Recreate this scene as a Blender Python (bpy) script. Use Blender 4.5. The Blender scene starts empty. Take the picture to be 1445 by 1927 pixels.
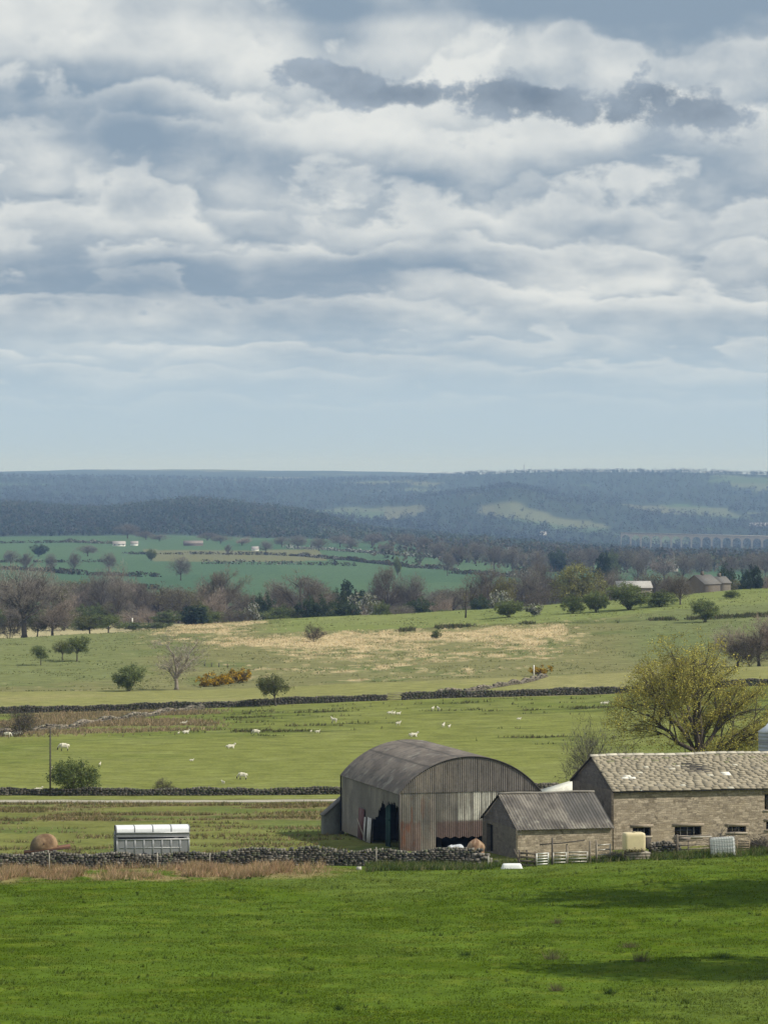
import bpy, math, random
import numpy as np
from mathutils import Vector
F = 7000.0            # focal length in photograph pixels
HZ = 893.0            # horizon row
CX = 722.5
PI = math.pi
scene = bpy.context.scene
COL = scene.collection

# ------------------------------------------------------------------ noise
def _h(ix, iy, s):
    n = (ix.astype(np.int64) * 374761393 + iy.astype(np.int64) * 668265263 + s * 974711) & 0x7fffffff
    n = ((n ^ (n >> 13)) * 1274126177) & 0x7fffffff
    n = n ^ (n >> 16)
    return (n & 0xffff) / 65535.0

def vnoise(x, y, s=0):
    x = np.asarray(x, float); y = np.asarray(y, float)
    ix = np.floor(x); iy = np.floor(y)
    fx = x - ix; fy = y - iy
    fx = fx * fx * (3 - 2 * fx); fy = fy * fy * (3 - 2 * fy)
    a = _h(ix, iy, s); b = _h(ix + 1, iy, s); c = _h(ix, iy + 1, s); d = _h(ix + 1, iy + 1, s)
    return (a + (b - a) * fx) * (1 - fy) + (c + (d - c) * fx) * fy

def fbm(x, y, s=0, o=4):
    t = 0.0; a = 0.5; n = 0.0
    for k in range(o):
        t = t + a * vnoise(x * 2 ** k, y * 2 ** k, s + k * 17); n += a; a *= 0.5
    return t / n

def sstep(a, b, x):
    t = np.clip((x - a) / (b - a), 0, 1)
    return t * t * (3 - 2 * t)

# ------------------------------------------------------------------ terrain
_C = [-2600, 0, 180, 361, 540, 722, 900, 960, 1084, 1260, 1445, 4000]
_R = {  # depth: ground row seen at each column
 168: [1935,1935,1935,1935,1935,1935,1935,1935,1935,1935,1935,1935],
 200: [1810,1810,1810,1810,1810,1809,1808,1807,1806,1803,1800,1800],
 240: [1703,1703,1702,1701,1700,1698,1695,1693,1690,1682,1674,1660],
 268: [1646,1646,1645,1643,1640,1637,1634,1632,1628,1617,1609,1590],
 285: [1606,1606,1605,1604,1604,1603,1602,1601,1600,1594,1590,1570],
 310: [1562,1562,1561,1561,1560,1559,1558,1557,1556,1552,1548,1530],
 345: [1511,1511,1511,1511,1510,1509,1507,1506,1505,1502,1499,1485],
 356: [1498,1498,1498,1498,1497,1496,1494,1493,1492,1489,1486,1470],
 420: [1432,1432,1431,1430,1428,1426,1424,1423,1422,1418,1412,1395],
 480: [1386,1385,1381,1378,1376,1373,1370,1369,1367,1361,1352,1335],
 560: [1343,1343,1338,1333,1326,1319,1314,1312,1308,1299,1288,1265],
 650: [1304,1304,1301,1298,1291,1285,1279,1276,1272,1264,1255,1235],
 690: [1295,1295,1292,1290,1284,1278,1273,1271,1266,1258,1250,1228],
 800: [1238,1238,1236,1232,1228,1224,1217,1214,1209,1200,1190,1170],
 900: [1212,1212,1208,1200,1192,1186,1180,1176,1169,1158,1146,1125],
 1000:[1203,1203,1193,1179,1168,1159,1149,1144,1136,1124,1113,1090],
 1080:[1203,1203,1197,1183,1171,1163,1152,1147,1138,1121,1107,1080],
 1200:[1192,1192,1190,1186,1180,1178,1170,1166,1160,1145,1130,1100],
 1300:[1184,1184,1181,1178,1176,1174,1168,1165,1160,1150,1138,1110],
 1500:[1164,1164,1164,1163,1163,1163,1162,1162,1161,1159,1152,1140],
 2000:[1124,1124,1124,1124,1124,1124,1124,1124,1124,1123,1122,1120],
 2500:[1092,1092,1091,1090,1089,1089,1090,1091,1092,1094,1094,1094],
 3000:[1061,1061,1060,1060,1061,1063,1066,1068,1072,1076,1076,1076],
 3600:[1037,1037,1036,1036,1037,1040,1046,1050,1056,1060,1060,1060],
 4300:[1014,1014,1013,1014,1016,1022,1030,1034,1043,1050,1050,1050],
 5000:[1008,1008,1007,1008,1011,1018,1027,1032,1042,1052,1052,1052],
 5800:[972,972,982,968,980,1010,1024,1029,1040,1048,1048,1048],
 6500:[955,955,965,948,966,1008,1021,1026,1036,1043,1043,1043],
 7400:[962,962,967,962,976,1000,1013,1018,1028,1034,1034,1034],
 8200:[960,960,962,965,970,985,990,985,1000,1006,1006,1006],
 9500:[945,945,948,950,955,955,925,917,944,970,975,975],
 11000:[921,921,922,925,925,930,934,925,930,936,940,940],
 13000:[899,899,901,904,908,905,893,890,889,889,895,895],
 15500:[897,897,897,897,898,900,900,899,897,897,899,899],
 18500:[888,888,884,884,886,888,893,895,896,897,898,898],
 26000:[895]*12,
}
_KY = np.array(sorted(_R), float)
_KR = np.array([_R[int(k)] for k in _KY], float)
_KZ = -(_KR - HZ) * _KY[:, None] / F
# hidden slope between the camera and the first visible grass
_NY = np.array([-40., 0.5, 8, 20, 50, 100, 140])
_NZ = np.array([-0.5, -1.75, -2.6, -4.9, -10.2, -17.9, -22.8])
_KY2 = np.concatenate([_NY, _KY]); _KZ2 = np.vstack([np.repeat(_NZ[:, None], 12, 1), _KZ])

def _slopes(x, y):
    h = np.diff(x); d = np.diff(y, axis=0) / h[:, None]
    m = np.zeros_like(y)
    m[1:-1] = np.where(d[:-1] * d[1:] > 0, 2 * d[:-1] * d[1:] / (d[:-1] + d[1:] + 1e-12), 0.35 * (d[:-1] + d[1:]) / 2)
    m[0] = d[0]; m[-1] = d[-1]
    return m
_KM = _slopes(_KY2, _KZ2)

def terrain(X, Y, rough=True):
    X = np.asarray(X, float); Y = np.asarray(Y, float)
    shp = np.broadcast(X, Y).shape
    X = np.broadcast_to(X, shp).ravel(); Y = np.broadcast_to(Y, shp).ravel()
    px = CX + F * X / np.maximum(Y, 60)
    i = np.clip(np.searchsorted(_KY2, Y) - 1, 0, len(_KY2) - 2)
    h = _KY2[i + 1] - _KY2[i]; t = np.clip((Y - _KY2[i]) / h, 0, 1)
    C = np.array(_C, float)
    p = np.clip(px, C[0], C[-1])
    j = np.clip(np.searchsorted(C, p) - 1, 0, len(C) - 2)
    u = (p - C[j]) / (C[j + 1] - C[j]); u = u * 0.5 + 0.5 * u * u * (3 - 2 * u)
    def col(jj):
        y0 = _KZ2[i, jj]; y1 = _KZ2[i + 1, jj]; m0 = _KM[i, jj] * h; m1 = _KM[i + 1, jj] * h
        t2 = t * t; t3 = t2 * t
        return (2*t3-3*t2+1)*y0 + (t3-2*t2+t)*m0 + (-2*t3+3*t2)*y1 + (t3-t2)*m1
    z = col(j) * (1 - u) + col(j + 1) * u
    if rough:
        z = z + (fbm(X / 6, Y / 6, 3, 3) - 0.5) * 0.30 * sstep(120, 170, Y) * (1 - 0.5 * sstep(268, 276, Y))
        z = z + (fbm(X / 40, Y / 40, 5, 3) - 0.5) * 1.6 * sstep(400, 900, Y)
        z = z + (fbm(X / 300, Y / 300, 9, 3) - 0.5) * 10 * sstep(5200, 8500, Y)
    return z.reshape(shp)

def gz(X, Y): return float(terrain(np.array([X]), np.array([Y]))[0])
def PX(px, Y): return (px - CX) * Y / F
def G(px, Y):
    X = PX(px, Y); return Vector((X, Y, gz(X, Y)))
def ROWZ(row, Y): return -(row - HZ) * Y / F
def Yat(px, row, y0=168, y1=1200):
    """depth at which the ground under column px shows at this row of the photograph (nearest hit)"""
    Y = np.geomspace(y0, y1, 1500); X = (px - CX) * Y / F
    r = HZ - F * terrain(X, Y) / Y
    k = np.where(r <= row)[0]
    return float(Y[k[0]]) if len(k) else y1
def GR(px, row, y0=168, y1=1200):
    return G(px, Yat(px, row, y0, y1))

# ------------------------------------------------------------------ mesh builder
class MB:
    def __init__(self): self.v = []; self.c = []; self.f = []; self.n = 0
    def add(self, v, faces, col=(1, 1, 1)):
        v = np.asarray(v, float).reshape(-1, 3)
        c = np.asarray(col, float)
        c = np.broadcast_to(c, (len(v), 3)) if c.ndim == 1 else c
        self.v.append(v); self.c.append(c)
        if isinstance(faces, np.ndarray): self.f.append(faces.astype(np.int64) + self.n)
        else:
            by = {}
            for f in faces: by.setdefault(len(f), []).append(f)
            for k, fs in by.items(): self.f.append(np.array(fs, np.int64) + self.n)
        self.n += len(v)
    def box(self, x0, x1, y0, y1, z0, z1, col=(1, 1, 1), jit=0, rnd=None):
        v = np.array([(x, y, z) for x in (x0, x1) for y in (y0, y1) for z in (z0, z1)], float)
        if jit: v = v + np.array([[rnd.uniform(-jit, jit) for _ in range(3)] for _ in range(8)])
        self.add(v, [(0,1,3,2),(4,6,7,5),(0,4,5,1),(2,3,7,6),(0,2,6,4),(1,5,7,3)], col)
    def beam(self, a, b, w, h=None, col=(1, 1, 1), up=(0, 0, 1)):
        a = Vector(a); b = Vector(b); h = h or w
        d = (b - a).normalized(); s = d.cross(Vector(up))
        if s.length < 1e-4: s = d.cross(Vector((1, 0, 0)))
        s.normalize(); t = s.cross(d)
        v = [tuple(p + s * (i * w / 2) + t * (j * h / 2)) for p in (a, b) for i, j in ((-1,-1),(1,-1),(1,1),(-1,1))]
        self.add(v, [(0,1,2,3),(7,6,5,4),(0,4,5,1),(1,5,6,2),(2,6,7,3),(3,7,4,0)], col)
    def tube(self, pts, radii, k=6, col=(1, 1, 1), cap=True):
        P = np.asarray([tuple(p) for p in pts], float); n = len(P)
        T = np.gradient(P, axis=0); T /= np.linalg.norm(T, axis=1)[:, None] + 1e-9
        ref = np.array([0, 0, 1.0]) if abs(T[0][2]) < 0.8 else np.array([1.0, 0, 0])
        S = np.cross(T, ref); S /= np.linalg.norm(S, axis=1)[:, None] + 1e-9
        U = np.cross(S, T)
        a = np.arange(k) * 2 * PI / k
        r = np.broadcast_to(np.asarray(radii, float), (n,))
        V = P[:, None] + r[:, None, None] * (np.cos(a)[None, :, None] * S[:, None] + np.sin(a)[None, :, None] * U[:, None])
        fs = [(i*k+j, i*k+(j+1) % k, (i+1)*k+(j+1) % k, (i+1)*k+j) for i in range(n-1) for j in range(k)]
        if cap: fs += [tuple(range(k))[::-1], tuple(range((n-1)*k, n*k))]
        self.add(V.reshape(-1, 3), fs, col)
    def grid(self, V, col=(1, 1, 1), flip=False):
        V = np.asarray(V, float); a, b = V.shape[:2]
        i = np.arange(a - 1)[:, None] * b + np.arange(b - 1)[None]
        q = np.stack([i, i + 1, i + b + 1, i + b], -1).reshape(-1, 4)
        if flip: q = q[:, ::-1]
        c = np.asarray(col, float)
        self.add(V.reshape(-1, 3), q, c.reshape(-1, 3) if c.ndim == 3 else c)
    def build(self, name, mat, parent=None, smooth=False, loc=None):
        me = bpy.data.meshes.new(name)
        V = np.concatenate(self.v); Cc = np.concatenate(self.c)
        me.vertices.add(len(V)); me.vertices.foreach_set('co', V.astype(np.float32).ravel())
        idx = np.concatenate([f.ravel() for f in self.f]); tot = np.concatenate([np.full(len(f), f.shape[1]) for f in self.f])
        me.loops.add(len(idx)); me.loops.foreach_set('vertex_index', idx.astype(np.int32))
        me.polygons.add(len(tot)); st = np.concatenate([[0], np.cumsum(tot)[:-1]])
        me.polygons.foreach_set('loop_start', st.astype(np.int32))
        at = me.attributes.new('col', 'FLOAT_COLOR', 'POINT')
        at.data.foreach_set('color', np.hstack([Cc, np.ones((len(Cc), 1))]).astype(np.float32).ravel())
        me.update(calc_edges=True); me.validate()
        if smooth: me.polygons.foreach_set('use_smooth', np.ones(len(me.polygons), bool))
        if mat: me.materials.append(mat)
        o = bpy.data.objects.new(name, me); COL.objects.link(o)
        if parent: o.parent = parent
        if loc is not None: o.location = loc
        return o

def tag(o, label=None, cat=None, group=None, kind=None):
    if label: o['label'] = label
    if cat: o['category'] = cat
    if group: o['group'] = group
    if kind: o['kind'] = kind
    return o
def empty(name, loc, rz=0, label=None, cat=None, group=None):
    o = bpy.data.objects.new(name, None); COL.objects.link(o)
    o.location = loc; o.rotation_euler = (0, 0, rz); o.empty_display_size = 0.2
    return tag(o, label, cat, group)
def copy_tree(o, parent=None):
    c = o.copy(); COL.objects.link(c)
    if parent: c.parent = parent
    for ch in list(o.children): copy_tree(ch, c)
    return c

# ------------------------------------------------------------------ materials
def vmat(name, rough=0.9, scale=3.0, var=0.35, bump=0.3, spec=0.2, metal=0.0, scale2=None, dist=0.05):
    """base colour from the mesh's own colour attribute, broken up by two noises"""
    m = bpy.data.materials.new(name); m.use_nodes = True
    nt = m.node_tree; nd = nt.nodes; lk = nt.links
    b = nd['Principled BSDF']; b.inputs['Roughness'].default_value = rough
    b.inputs['Specular IOR Level'].default_value = spec; b.inputs['Metallic'].default_value = metal
    at = nd.new('ShaderNodeAttribute'); at.attribute_name = 'col'
    tc = nd.new('ShaderNodeTexCoord')
    n1 = nd.new('ShaderNodeTexNoise'); n1.inputs['Scale'].default_value = scale; n1.inputs['Detail'].default_value = 5
    n2 = nd.new('ShaderNodeTexNoise'); n2.inputs['Scale'].default_value = scale2 or scale * 0.13; n2.inputs['Detail'].default_value = 3
    lk.new(tc.outputs['Object'], n1.inputs['Vector']); lk.new(tc.outputs['Object'], n2.inputs['Vector'])
    ad = nd.new('ShaderNodeMath'); ad.operation = 'ADD'
    lk.new(n1.outputs['Fac'], ad.inputs[0]); lk.new(n2.outputs['Fac'], ad.inputs[1])
    mr = nd.new('ShaderNodeMapRange'); mr.inputs[1].default_value = 0.65; mr.inputs[2].default_value = 1.35
    mr.inputs[3].default_value = 1 - var; mr.inputs[4].default_value = 1 + var
    lk.new(ad.outputs[0], mr.inputs[0])
    vm = nd.new('ShaderNodeVectorMath'); vm.operation = 'SCALE'
    lk.new(at.outputs['Color'], vm.inputs[0]); lk.new(mr.outputs[0], vm.inputs['Scale'])
    lk.new(vm.outputs[0], b.inputs['Base Color'])
    if bump:
        bp = nd.new('ShaderNodeBump'); bp.inputs['Strength'].default_value = bump; bp.inputs['Distance'].default_value = dist
        lk.new(n1.outputs['Fac'], bp.inputs['Height']); lk.new(bp.outputs[0], b.inputs['Normal'])
    return m

# ------------------------------------------------------------------ node expressions
class Ex:
    nt = None
    def __init__(s, sock): s.s = sock
    @staticmethod
    def op(kind, *a, clamp=False):
        n = Ex.nt.nodes.new('ShaderNodeMath'); n.operation = kind; n.use_clamp = clamp
        for i, x in enumerate(a):
            if isinstance(x, Ex): Ex.nt.links.new(x.s, n.inputs[i])
            else: n.inputs[i].default_value = x
        return Ex(n.outputs[0])
    def __add__(s, o): return Ex.op('ADD', s, o)
    __radd__ = __add__
    def __sub__(s, o): return Ex.op('SUBTRACT', s, o)
    def __rsub__(s, o): return Ex.op('SUBTRACT', o, s)
    def __mul__(s, o): return Ex.op('MULTIPLY', s, o)
    __rmul__ = __mul__
    def __truediv__(s, o): return Ex.op('DIVIDE', s, o)
    def ss(s, a, b):
        n = Ex.nt.nodes.new('ShaderNodeMapRange'); n.interpolation_type = 'SMOOTHSTEP'
        Ex.nt.links.new(s.s, n.inputs[0]); n.inputs[1].default_value = a; n.inputs[2].default_value = b
        return Ex(n.outputs[0])
    def clamp(s): return Ex.op('ADD', s, 0.0, clamp=True)
def vec(x, y, z=0.0):
    n = Ex.nt.nodes.new('ShaderNodeCombineXYZ')
    for i, a in enumerate((x, y, z)):
        if isinstance(a, Ex): Ex.nt.links.new(a.s, n.inputs[i])
        else: n.inputs[i].default_value = a
    return n.outputs[0]
def noise(v, scale, detail=6, rough=0.55, distort=0.0, lac=2.0):
    n = Ex.nt.nodes.new('ShaderNodeTexNoise'); n.noise_dimensions = '3D'
    Ex.nt.links.new(v, n.inputs['Vector'])
    n.inputs['Scale'].default_value = scale; n.inputs['Detail'].default_value = detail
    n.inputs['Roughness'].default_value = rough; n.inputs['Distortion'].default_value = distort
    n.inputs['Lacunarity'].default_value = lac
    return Ex(n.outputs['Fac'])
def mixc(f, a, b):
    n = Ex.nt.nodes.new('ShaderNodeMix'); n.data_type = 'RGBA'
    Ex.nt.links.new(f.s, n.inputs[0])
    for i, x in ((6, a), (7, b)):
        if isinstance(x, tuple): n.inputs[i].default_value = (*x, 1)
        else: Ex.nt.links.new(x, n.inputs[i])
    return n.outputs[2]
# ------------------------------------------------------------------ camera, sun, sky
SUN_AZ = math.atan2(0.963, -0.267)      # clockwise from +Y
SUN_EL = math.radians(42)
cam = bpy.data.objects.new('camera', bpy.data.cameras.new('camera')); COL.objects.link(cam)
cam.data.sensor_fit = 'HORIZONTAL'; cam.data.sensor_width = 36; cam.data.lens = 36 * F / 1445
cam.data.shift_y = -(963.5 - HZ) / 1445
cam.data.clip_start = 0.5; cam.data.clip_end = 80000
cam.rotation_euler = (math.radians(90), 0, 0)
scene.camera = cam
ld = bpy.data.lights.new('sun', 'SUN'); ld.energy = 4.7; ld.angle = math.radians(0.6); ld.color = (1.0, 0.945, 0.84)
sun = bpy.data.objects.new('sun', ld); COL.objects.link(sun)
sd = Vector((math.sin(SUN_AZ) * math.cos(SUN_EL), math.cos(SUN_AZ) * math.cos(SUN_EL), math.sin(SUN_EL)))
sun.rotation_euler = sd.to_track_quat('Z', 'Y').to_euler()
scene.view_settings.view_transform = 'Standard'; scene.view_settings.look = 'None'
scene.view_settings.exposure = 0.0; scene.view_settings.gamma = 1.0
scene.render.engine = 'CYCLES'
scene.cycles.use_denoising = True; scene.cycles.denoiser = 'OPENIMAGEDENOISE'; scene.cycles.denoising_input_passes = 'RGB_ALBEDO_NORMAL'; scene.cycles.denoising_prefilter = 'ACCURATE'
scene.cycles.max_bounces = 6; scene.cycles.transparent_max_bounces = 8; scene.cycles.diffuse_bounces = 3
scene.cycles.volume_bounces = 0

world = bpy.data.worlds.new('World'); scene.world = world; world.use_nodes = True
nt = world.node_tree; Ex.nt = nt
bg = nt.nodes['Background']; BGS = 0.10
bg.inputs['Strength'].default_value = BGS
sky = nt.nodes.new('ShaderNodeTexSky'); sky.sky_type = 'NISHITA'; sky.sun_disc = False
sky.sun_elevation = SUN_EL; sky.sun_rotation = SUN_AZ; sky.dust_density = 1.5
tc = nt.nodes.new('ShaderNodeTexCoord')
sp = nt.nodes.new('ShaderNodeSeparateXYZ'); nt.links.new(tc.outputs['Generated'], sp.inputs[0])
dx, dy, dz = (Ex(sp.outputs[i]) for i in range(3))
az = Ex.op('ARCTAN2', dx, dy)
el = Ex.op('MAXIMUM', dz, 0.0)
e = el + 0.018
u = az * 13.0
v = Ex.op('LOGARITHM', e, math.e)

def noise2(v, scale, detail=4, rough=0.5):
    n = nt.nodes.new('ShaderNodeTexNoise'); n.noise_dimensions = '2D'
    nt.links.new(v, n.inputs['Vector'])
    n.inputs['Scale'].default_value = scale; n.inputs['Detail'].default_value = detail; n.inputs['Roughness'].default_value = rough
    return n
wn = noise2(vec(u * 1.0 + 3.0, v * 1.8), 2.4, 3)
ws = nt.nodes.new('ShaderNodeSeparateColor'); nt.links.new(wn.outputs['Color'], ws.inputs[0])
wx = Ex(ws.outputs[0]) - 0.5; wy = Ex(ws.outputs[1]) - 0.5
# broad layout of the cloud deck: ramps over azimuth, one per band of elevation
BRIGHT = [
 (60,60,190,70,.35),(330,90,190,60,.35),(470,150,60,45,.30),(780,80,170,70,.42),(1010,75,110,50,.25),(860,170,40,50,.40),
 (1130,150,60,60,.25),(1330,180,70,50,.30),(110,315,130,40,.40),(390,320,120,24,.18),(640,255,110,60,.30),(820,250,120,50,.20),(1120,255,60,30,.30),
 (600,360,90,30,.16),(200,430,180,40,.30),(590,470,60,24,.22),(905,475,80,22,.24),(1040,545,80,38,.42),(1205,545,90,38,.44),
 (840,558,80,22,.34),(1400,560,90,24,.22),(1430,440,40,25,.28),(330,655,160,28,.20),(90,650,130,30,.18),(810,630,50,20,.22),
 (1110,555,30,26,.25),(1140,645,60,20,.18),(1010,610,160,24,.12),(960,415,130,24,.14),(1100,480,160,30,.14),(1250,350,150,30,.12)]
DARK = [
 (120,190,200,75,.34),(260,270,130,40,.30),(470,300,140,36,.22),(330,165,120,22,.10),(1000,10,420,42,.55),(1350,40,230,60,.35),(650,25,110,42,.40),(560,325,90,22,.22),(1150,400,170,30,.28),(820,340,120,28,.20),
 (850,505,160,22,.12),(150,520,330,26,.26),(420,560,300,26,.24),(560,600,120,22,.12),(1330,500,70,22,.22),(1060,585,80,18,.20),(1210,588,80,18,.20),
 (420,500,420,70,.14),(250,560,300,50,.10),(700,660,330,24,.10),(1380,340,80,60,.16),(150,375,200,22,.14),(640,500,90,22,.16)]
FRONT = [(400,166,48,22,.62),(440,158,30,24,.4),(590,140,60,26,.85),(680,168,95,30,1.0),(800,185,52,24,.8),(955,170,56,36,1.0),(1030,196,90,28,1.0),(1145,208,34,22,.6),(900,205,40,22,.5),
            (1225,172,48,30,.85),(1290,205,80,26,.8),(1360,232,60,26,.6),(1230,240,90,24,.55),(1330,190,30,34,.3)]
def field(lst, X, Y):
    t = np.zeros(np.broadcast(X, Y).shape)
    for px, row, sx, sy, a in lst: t = t + a * np.exp(-((X - px) / sx) ** 2 - ((Y - row) / sy) ** 2)
    return t
PX0, PX1, NS = -60.0, 1505.0, 32
ROW0, DR, NB = 740.0, 40.0, 20
def A(px): return (px - CX) / F
def E(row): return (HZ - row) / F
rampx = ((az + wx * 0.008) - A(PX0)) * (F / (PX1 - PX0))
rowt = ((el + wy * 0.0045) - E(ROW0)) * (F / DR)
acc = None
for k in range(NB):
    rp = nt.nodes.new('ShaderNodeValToRGB'); rp.color_ramp.interpolation = 'B_SPLINE'
    els = rp.color_ramp.elements
    nt.links.new(rampx.s, rp.inputs[0])
    xs = np.linspace(0, 1, NS); P = PX0 + xs * (PX1 - PX0)
    b = field(BRIGHT, P, ROW0 - k * DR); d = field(DARK, P, ROW0 - k * DR); f = field(FRONT, P, ROW0 - k * DR)
    while len(els) < NS: els.new(0.5)
    for i, x in enumerate(xs):
        els[i].position = float(x); els[i].color = (float(b[i]), float(d[i]), float(f[i]), 1)
    if acc is None: acc = rp.outputs[0]; continue
    acc = mixc((rowt - (k - 1.0)).ss(0.0, 1.0), acc, rp.outputs[0])
fs = nt.nodes.new('ShaderNodeSeparateColor'); nt.links.new(acc, fs.inputs[0])
bright, darkb, dk = (Ex(fs.outputs[i]) for i in range(3))
# relief of the broken stratocumulus: lit tops, blue-grey bases
uw = u + wx * 0.10; vw = v + wy * 0.05
def saw(shift, sc, flat, rate, amp, det, edge, rg):
    """rows of cumulus: crisp lit tops (fraction near 1) fading down to shaded bases (fraction near 0)"""
    w = Ex(noise2(vec(uw + shift, vw * flat), sc, det, rg).outputs['Fac'])
    ph = v * rate + (w - 0.5) * amp + shift
    f = Ex.op('FRACT', ph)
    return f * (1.0 - f.ss(edge, 1.0)), w
f1, w1 = saw(2.3, 1.8, 2.1, 3.5, 2.1, 7, 0.80, 0.54)
f2, w2 = saw(6.1, 2.6, 2.3, 5.6, 2.1, 7, 0.76, 0.54)
n3 = Ex(noise2(vec(uw + 3.3, vw * 1.7), 1.9, 3).outputs['Fac'])
m1 = n3.ss(0.30, 0.62); m2 = 1.0 - n3.ss(0.40, 0.70)
rel = (f1 - 0.36) * m1 * 0.75 + (f2 - 0.32) * m2 * 0.60
d0 = w1 * 0.6 + w2 * 0.4
fade = el.ss(0.010, 0.054)
tt = 0.40 + rel * 1.0 + (w1 - 0.5) * 0.35 + (w2 - 0.5) * 0.35 + bright * 1.35 - darkb * 1.45
tt = tt.ss(-0.30, 1.22)
cl = mixc(tt, (2.6, 3.45, 4.4), (7.7, 7.95, 7.8))
hz3 = Ex(noise2(vec(az * 36.0, el * 46.0), 2.3, 9, 0.62).outputs['Fac']) - 0.5
hz4 = Ex(noise2(vec(az * 36.0 + 5.0, el * 60.0), 1.0, 4).outputs['Fac']) - 0.5
dm = (dk * 1.40 + hz3 * 2.0 + hz4 * 0.3).ss(0.40, 0.84)
dcol = mixc((hz4 * 1.6 + hz3 * 0.9 + 0.95 - dk * 0.75).clamp(), (1.75, 2.35, 3.1), (3.5, 4.2, 5.0))
cl = mixc(dm * 0.93, cl, dcol)
# clear hazy band along the horizon, below the cloud deck
low = nt.nodes.new('ShaderNodeMix'); low.data_type = 'RGBA'; low.inputs[0].default_value = 0.88
nt.links.new(sky.outputs[0], low.inputs[6]); low.inputs[7].default_value = (4.8, 6.25, 7.5, 1)
wisp = (fade + rel * 1.2 * fade * (1.0 - fade)).clamp()
fin = mixc(wisp, low.outputs[2], cl)
nt.links.new(fin, bg.inputs['Color'])
# ------------------------------------------------------------------ ground sheet
def lerp(a, b, t): return a + (np.asarray(b) - a) * t[..., None]
def ground_colour(X, Y):
    """what grows where: meadow, rushes, straw-coloured rough grass, woodland floor, far fields"""
    px = CX + F * X / np.maximum(Y, 40)
    n_s = fbm(X / 1.2, Y / 1.2, 21, 3); n_m = fbm(X / 7, Y / 7, 22, 4); n_l = fbm(X / 30, Y / 45, 23, 3)
    n_x = fbm(X / 9, Y / 2.2, 31, 4)
    near = np.array([.083, .130, .016])
    c = np.broadcast_to(near, X.shape + (3,)).copy()
    c = lerp(c, [.066, .106, .008], sstep(.48, .70, n_m) * .75)
    c = lerp(c, [.115, .15, .020], sstep(.50, .75, n_s) * .65)
    c = lerp(c, [.125, .158, .04], sstep(.54, .70, n_l) * .45)
    # rushes and bleached grass in front of the wall, left
    rush = sstep(258, 264, Y + (n_m - .5) * 7) * sstep(700, 560, px + (n_m - .5) * 120) * sstep(276, 272, Y)
    c = lerp(c, [.25, .19, .10], rush * sstep(.3, .6, n_s) * .8)
    # rough pasture between the wall and the lane
    t = sstep(272, 277, Y); mid = np.array([.155, .165, .052])
    c = lerp(c, mid, t)
    c = lerp(c, [.10, .13, .04], t * sstep(.48, .65, n_m) * .7)
    br = sstep(316, 324, Y + (n_m - .5) * 16) * sstep(346, 338, Y) * sstep(20, 120, px) * sstep(.42, .6, n_x)
    c = lerp(c, [.20, .155, .085], t * br * .75)
    c = lerp(c, [.16, .13, .07], t * sstep(.60, .74, n_x) * .6 * sstep(300, 310, Y))
    # sheep pasture
    t = sstep(349.5, 350.5, Y)
    c = lerp(c, [.175, .192, .056], t)
    c = lerp(c, [.125, .155, .040], t * sstep(.42, .64, n_l) * .7)
    c = lerp(c, [.20, .215, .075], t * sstep(.52, .72, n_m) * .5)
    wet = sstep(430, 470, Y) * sstep(560, 530, Y) * sstep(280, 560, px) * sstep(.55, .66, n_x) * sstep(.42, .56, n_l + .06)
    c = lerp(c, [.070, .080, .028], t * wet * .8)
    dr = sstep(470, 500, Y) * sstep(452, 300, px) * sstep(.42, .60, fbm(X / 14, Y / 9, 37, 3))
    c = lerp(c, [.24, .20, .11], t * dr * .7)
    # pale strip beyond the long wall
    t = sstep(559, 560, Y)
    c = lerp(c, [.225, .225, .085], t)
    c = lerp(c, [.27, .25, .115], t * sstep(.50, .7, n_l) * .6)
    # rough bank
    t = sstep(648, 656, Y + (n_m - .5) * 8)
    c = lerp(c, [.185, .182, .082], t)
    g = fbm(X / 16, Y / 26, 41, 4); g2 = fbm(X / 4, Y / 7, 43, 4)
    str_ = np.exp(-((Y - 850) / 42) ** 2) * sstep(360, 460, px) * sstep(1130, 1010, px) * 1.2 \
         + np.exp(-((Y - 755) / 70) ** 2) * sstep(430, 560, px) * sstep(1160, 1040, px) * .50 \
         + np.exp(-((Y - 980) / 90) ** 2) * sstep(210, 330, px) * sstep(560, 440, px) * .75
    g3 = fbm(X / 1.6, Y / 5, 47, 3)
    st = sstep(.34, .72, str_ * .50 + (g - .5) * .75 + (g2 - .5) * .8 + (g3 - .5) * .7 + .12)
    c = lerp(c, [.50, .40, .235], t * st * .9)
    c = lerp(c, [.105, .14, .048], t * sstep(.5, .66, g) * (1 - st) * .6)
    lg = sstep(330, 200, px) * sstep(690, 720, Y)
    c = lerp(c, [.16, .182, .075], t * lg * .85)
    rg = sstep(1120, 1250, px) * sstep(690, 740, Y)
    c = lerp(c, [.145, .172, .070], t * rg * .8)
    # upper pasture
    t = sstep(893, 902, Y + (n_m - .5) * 14 - np.clip(px - 1000, 0, 445) * .06) * sstep(470, 560, px + (n_l - .5) * 150)
    c = lerp(c, [.175, .205, .070], t)
    c = lerp(c, [.20, .22, .085], t * sstep(.5, .7, n_l) * .5)
    di = np.exp(-((Y - 893 + np.clip(px - 1000, 0, 445) * .06 - (n_l - .5) * 14) / 3.5) ** 2) * sstep(700, 800, px)
    c = lerp(c, [.075, .085, .035], di * .75)
    # pale stubble beyond the brow, then the tree belt
    t = sstep(1085, 1100, Y)
    c = lerp(c, [.36, .32, .185], t)
    t = sstep(1330, 1350, Y); c = lerp(c, [.10, .085, .055], t)
    # valley farmland
    t = sstep(1790, 1800, Y + (n_l - .5) * 40)
    q = np.floor(np.log(np.maximum(Y, 100) / 1800) * 6.2 + .45 * np.sin(px / 210.0) + px / 1500.0)
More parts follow.
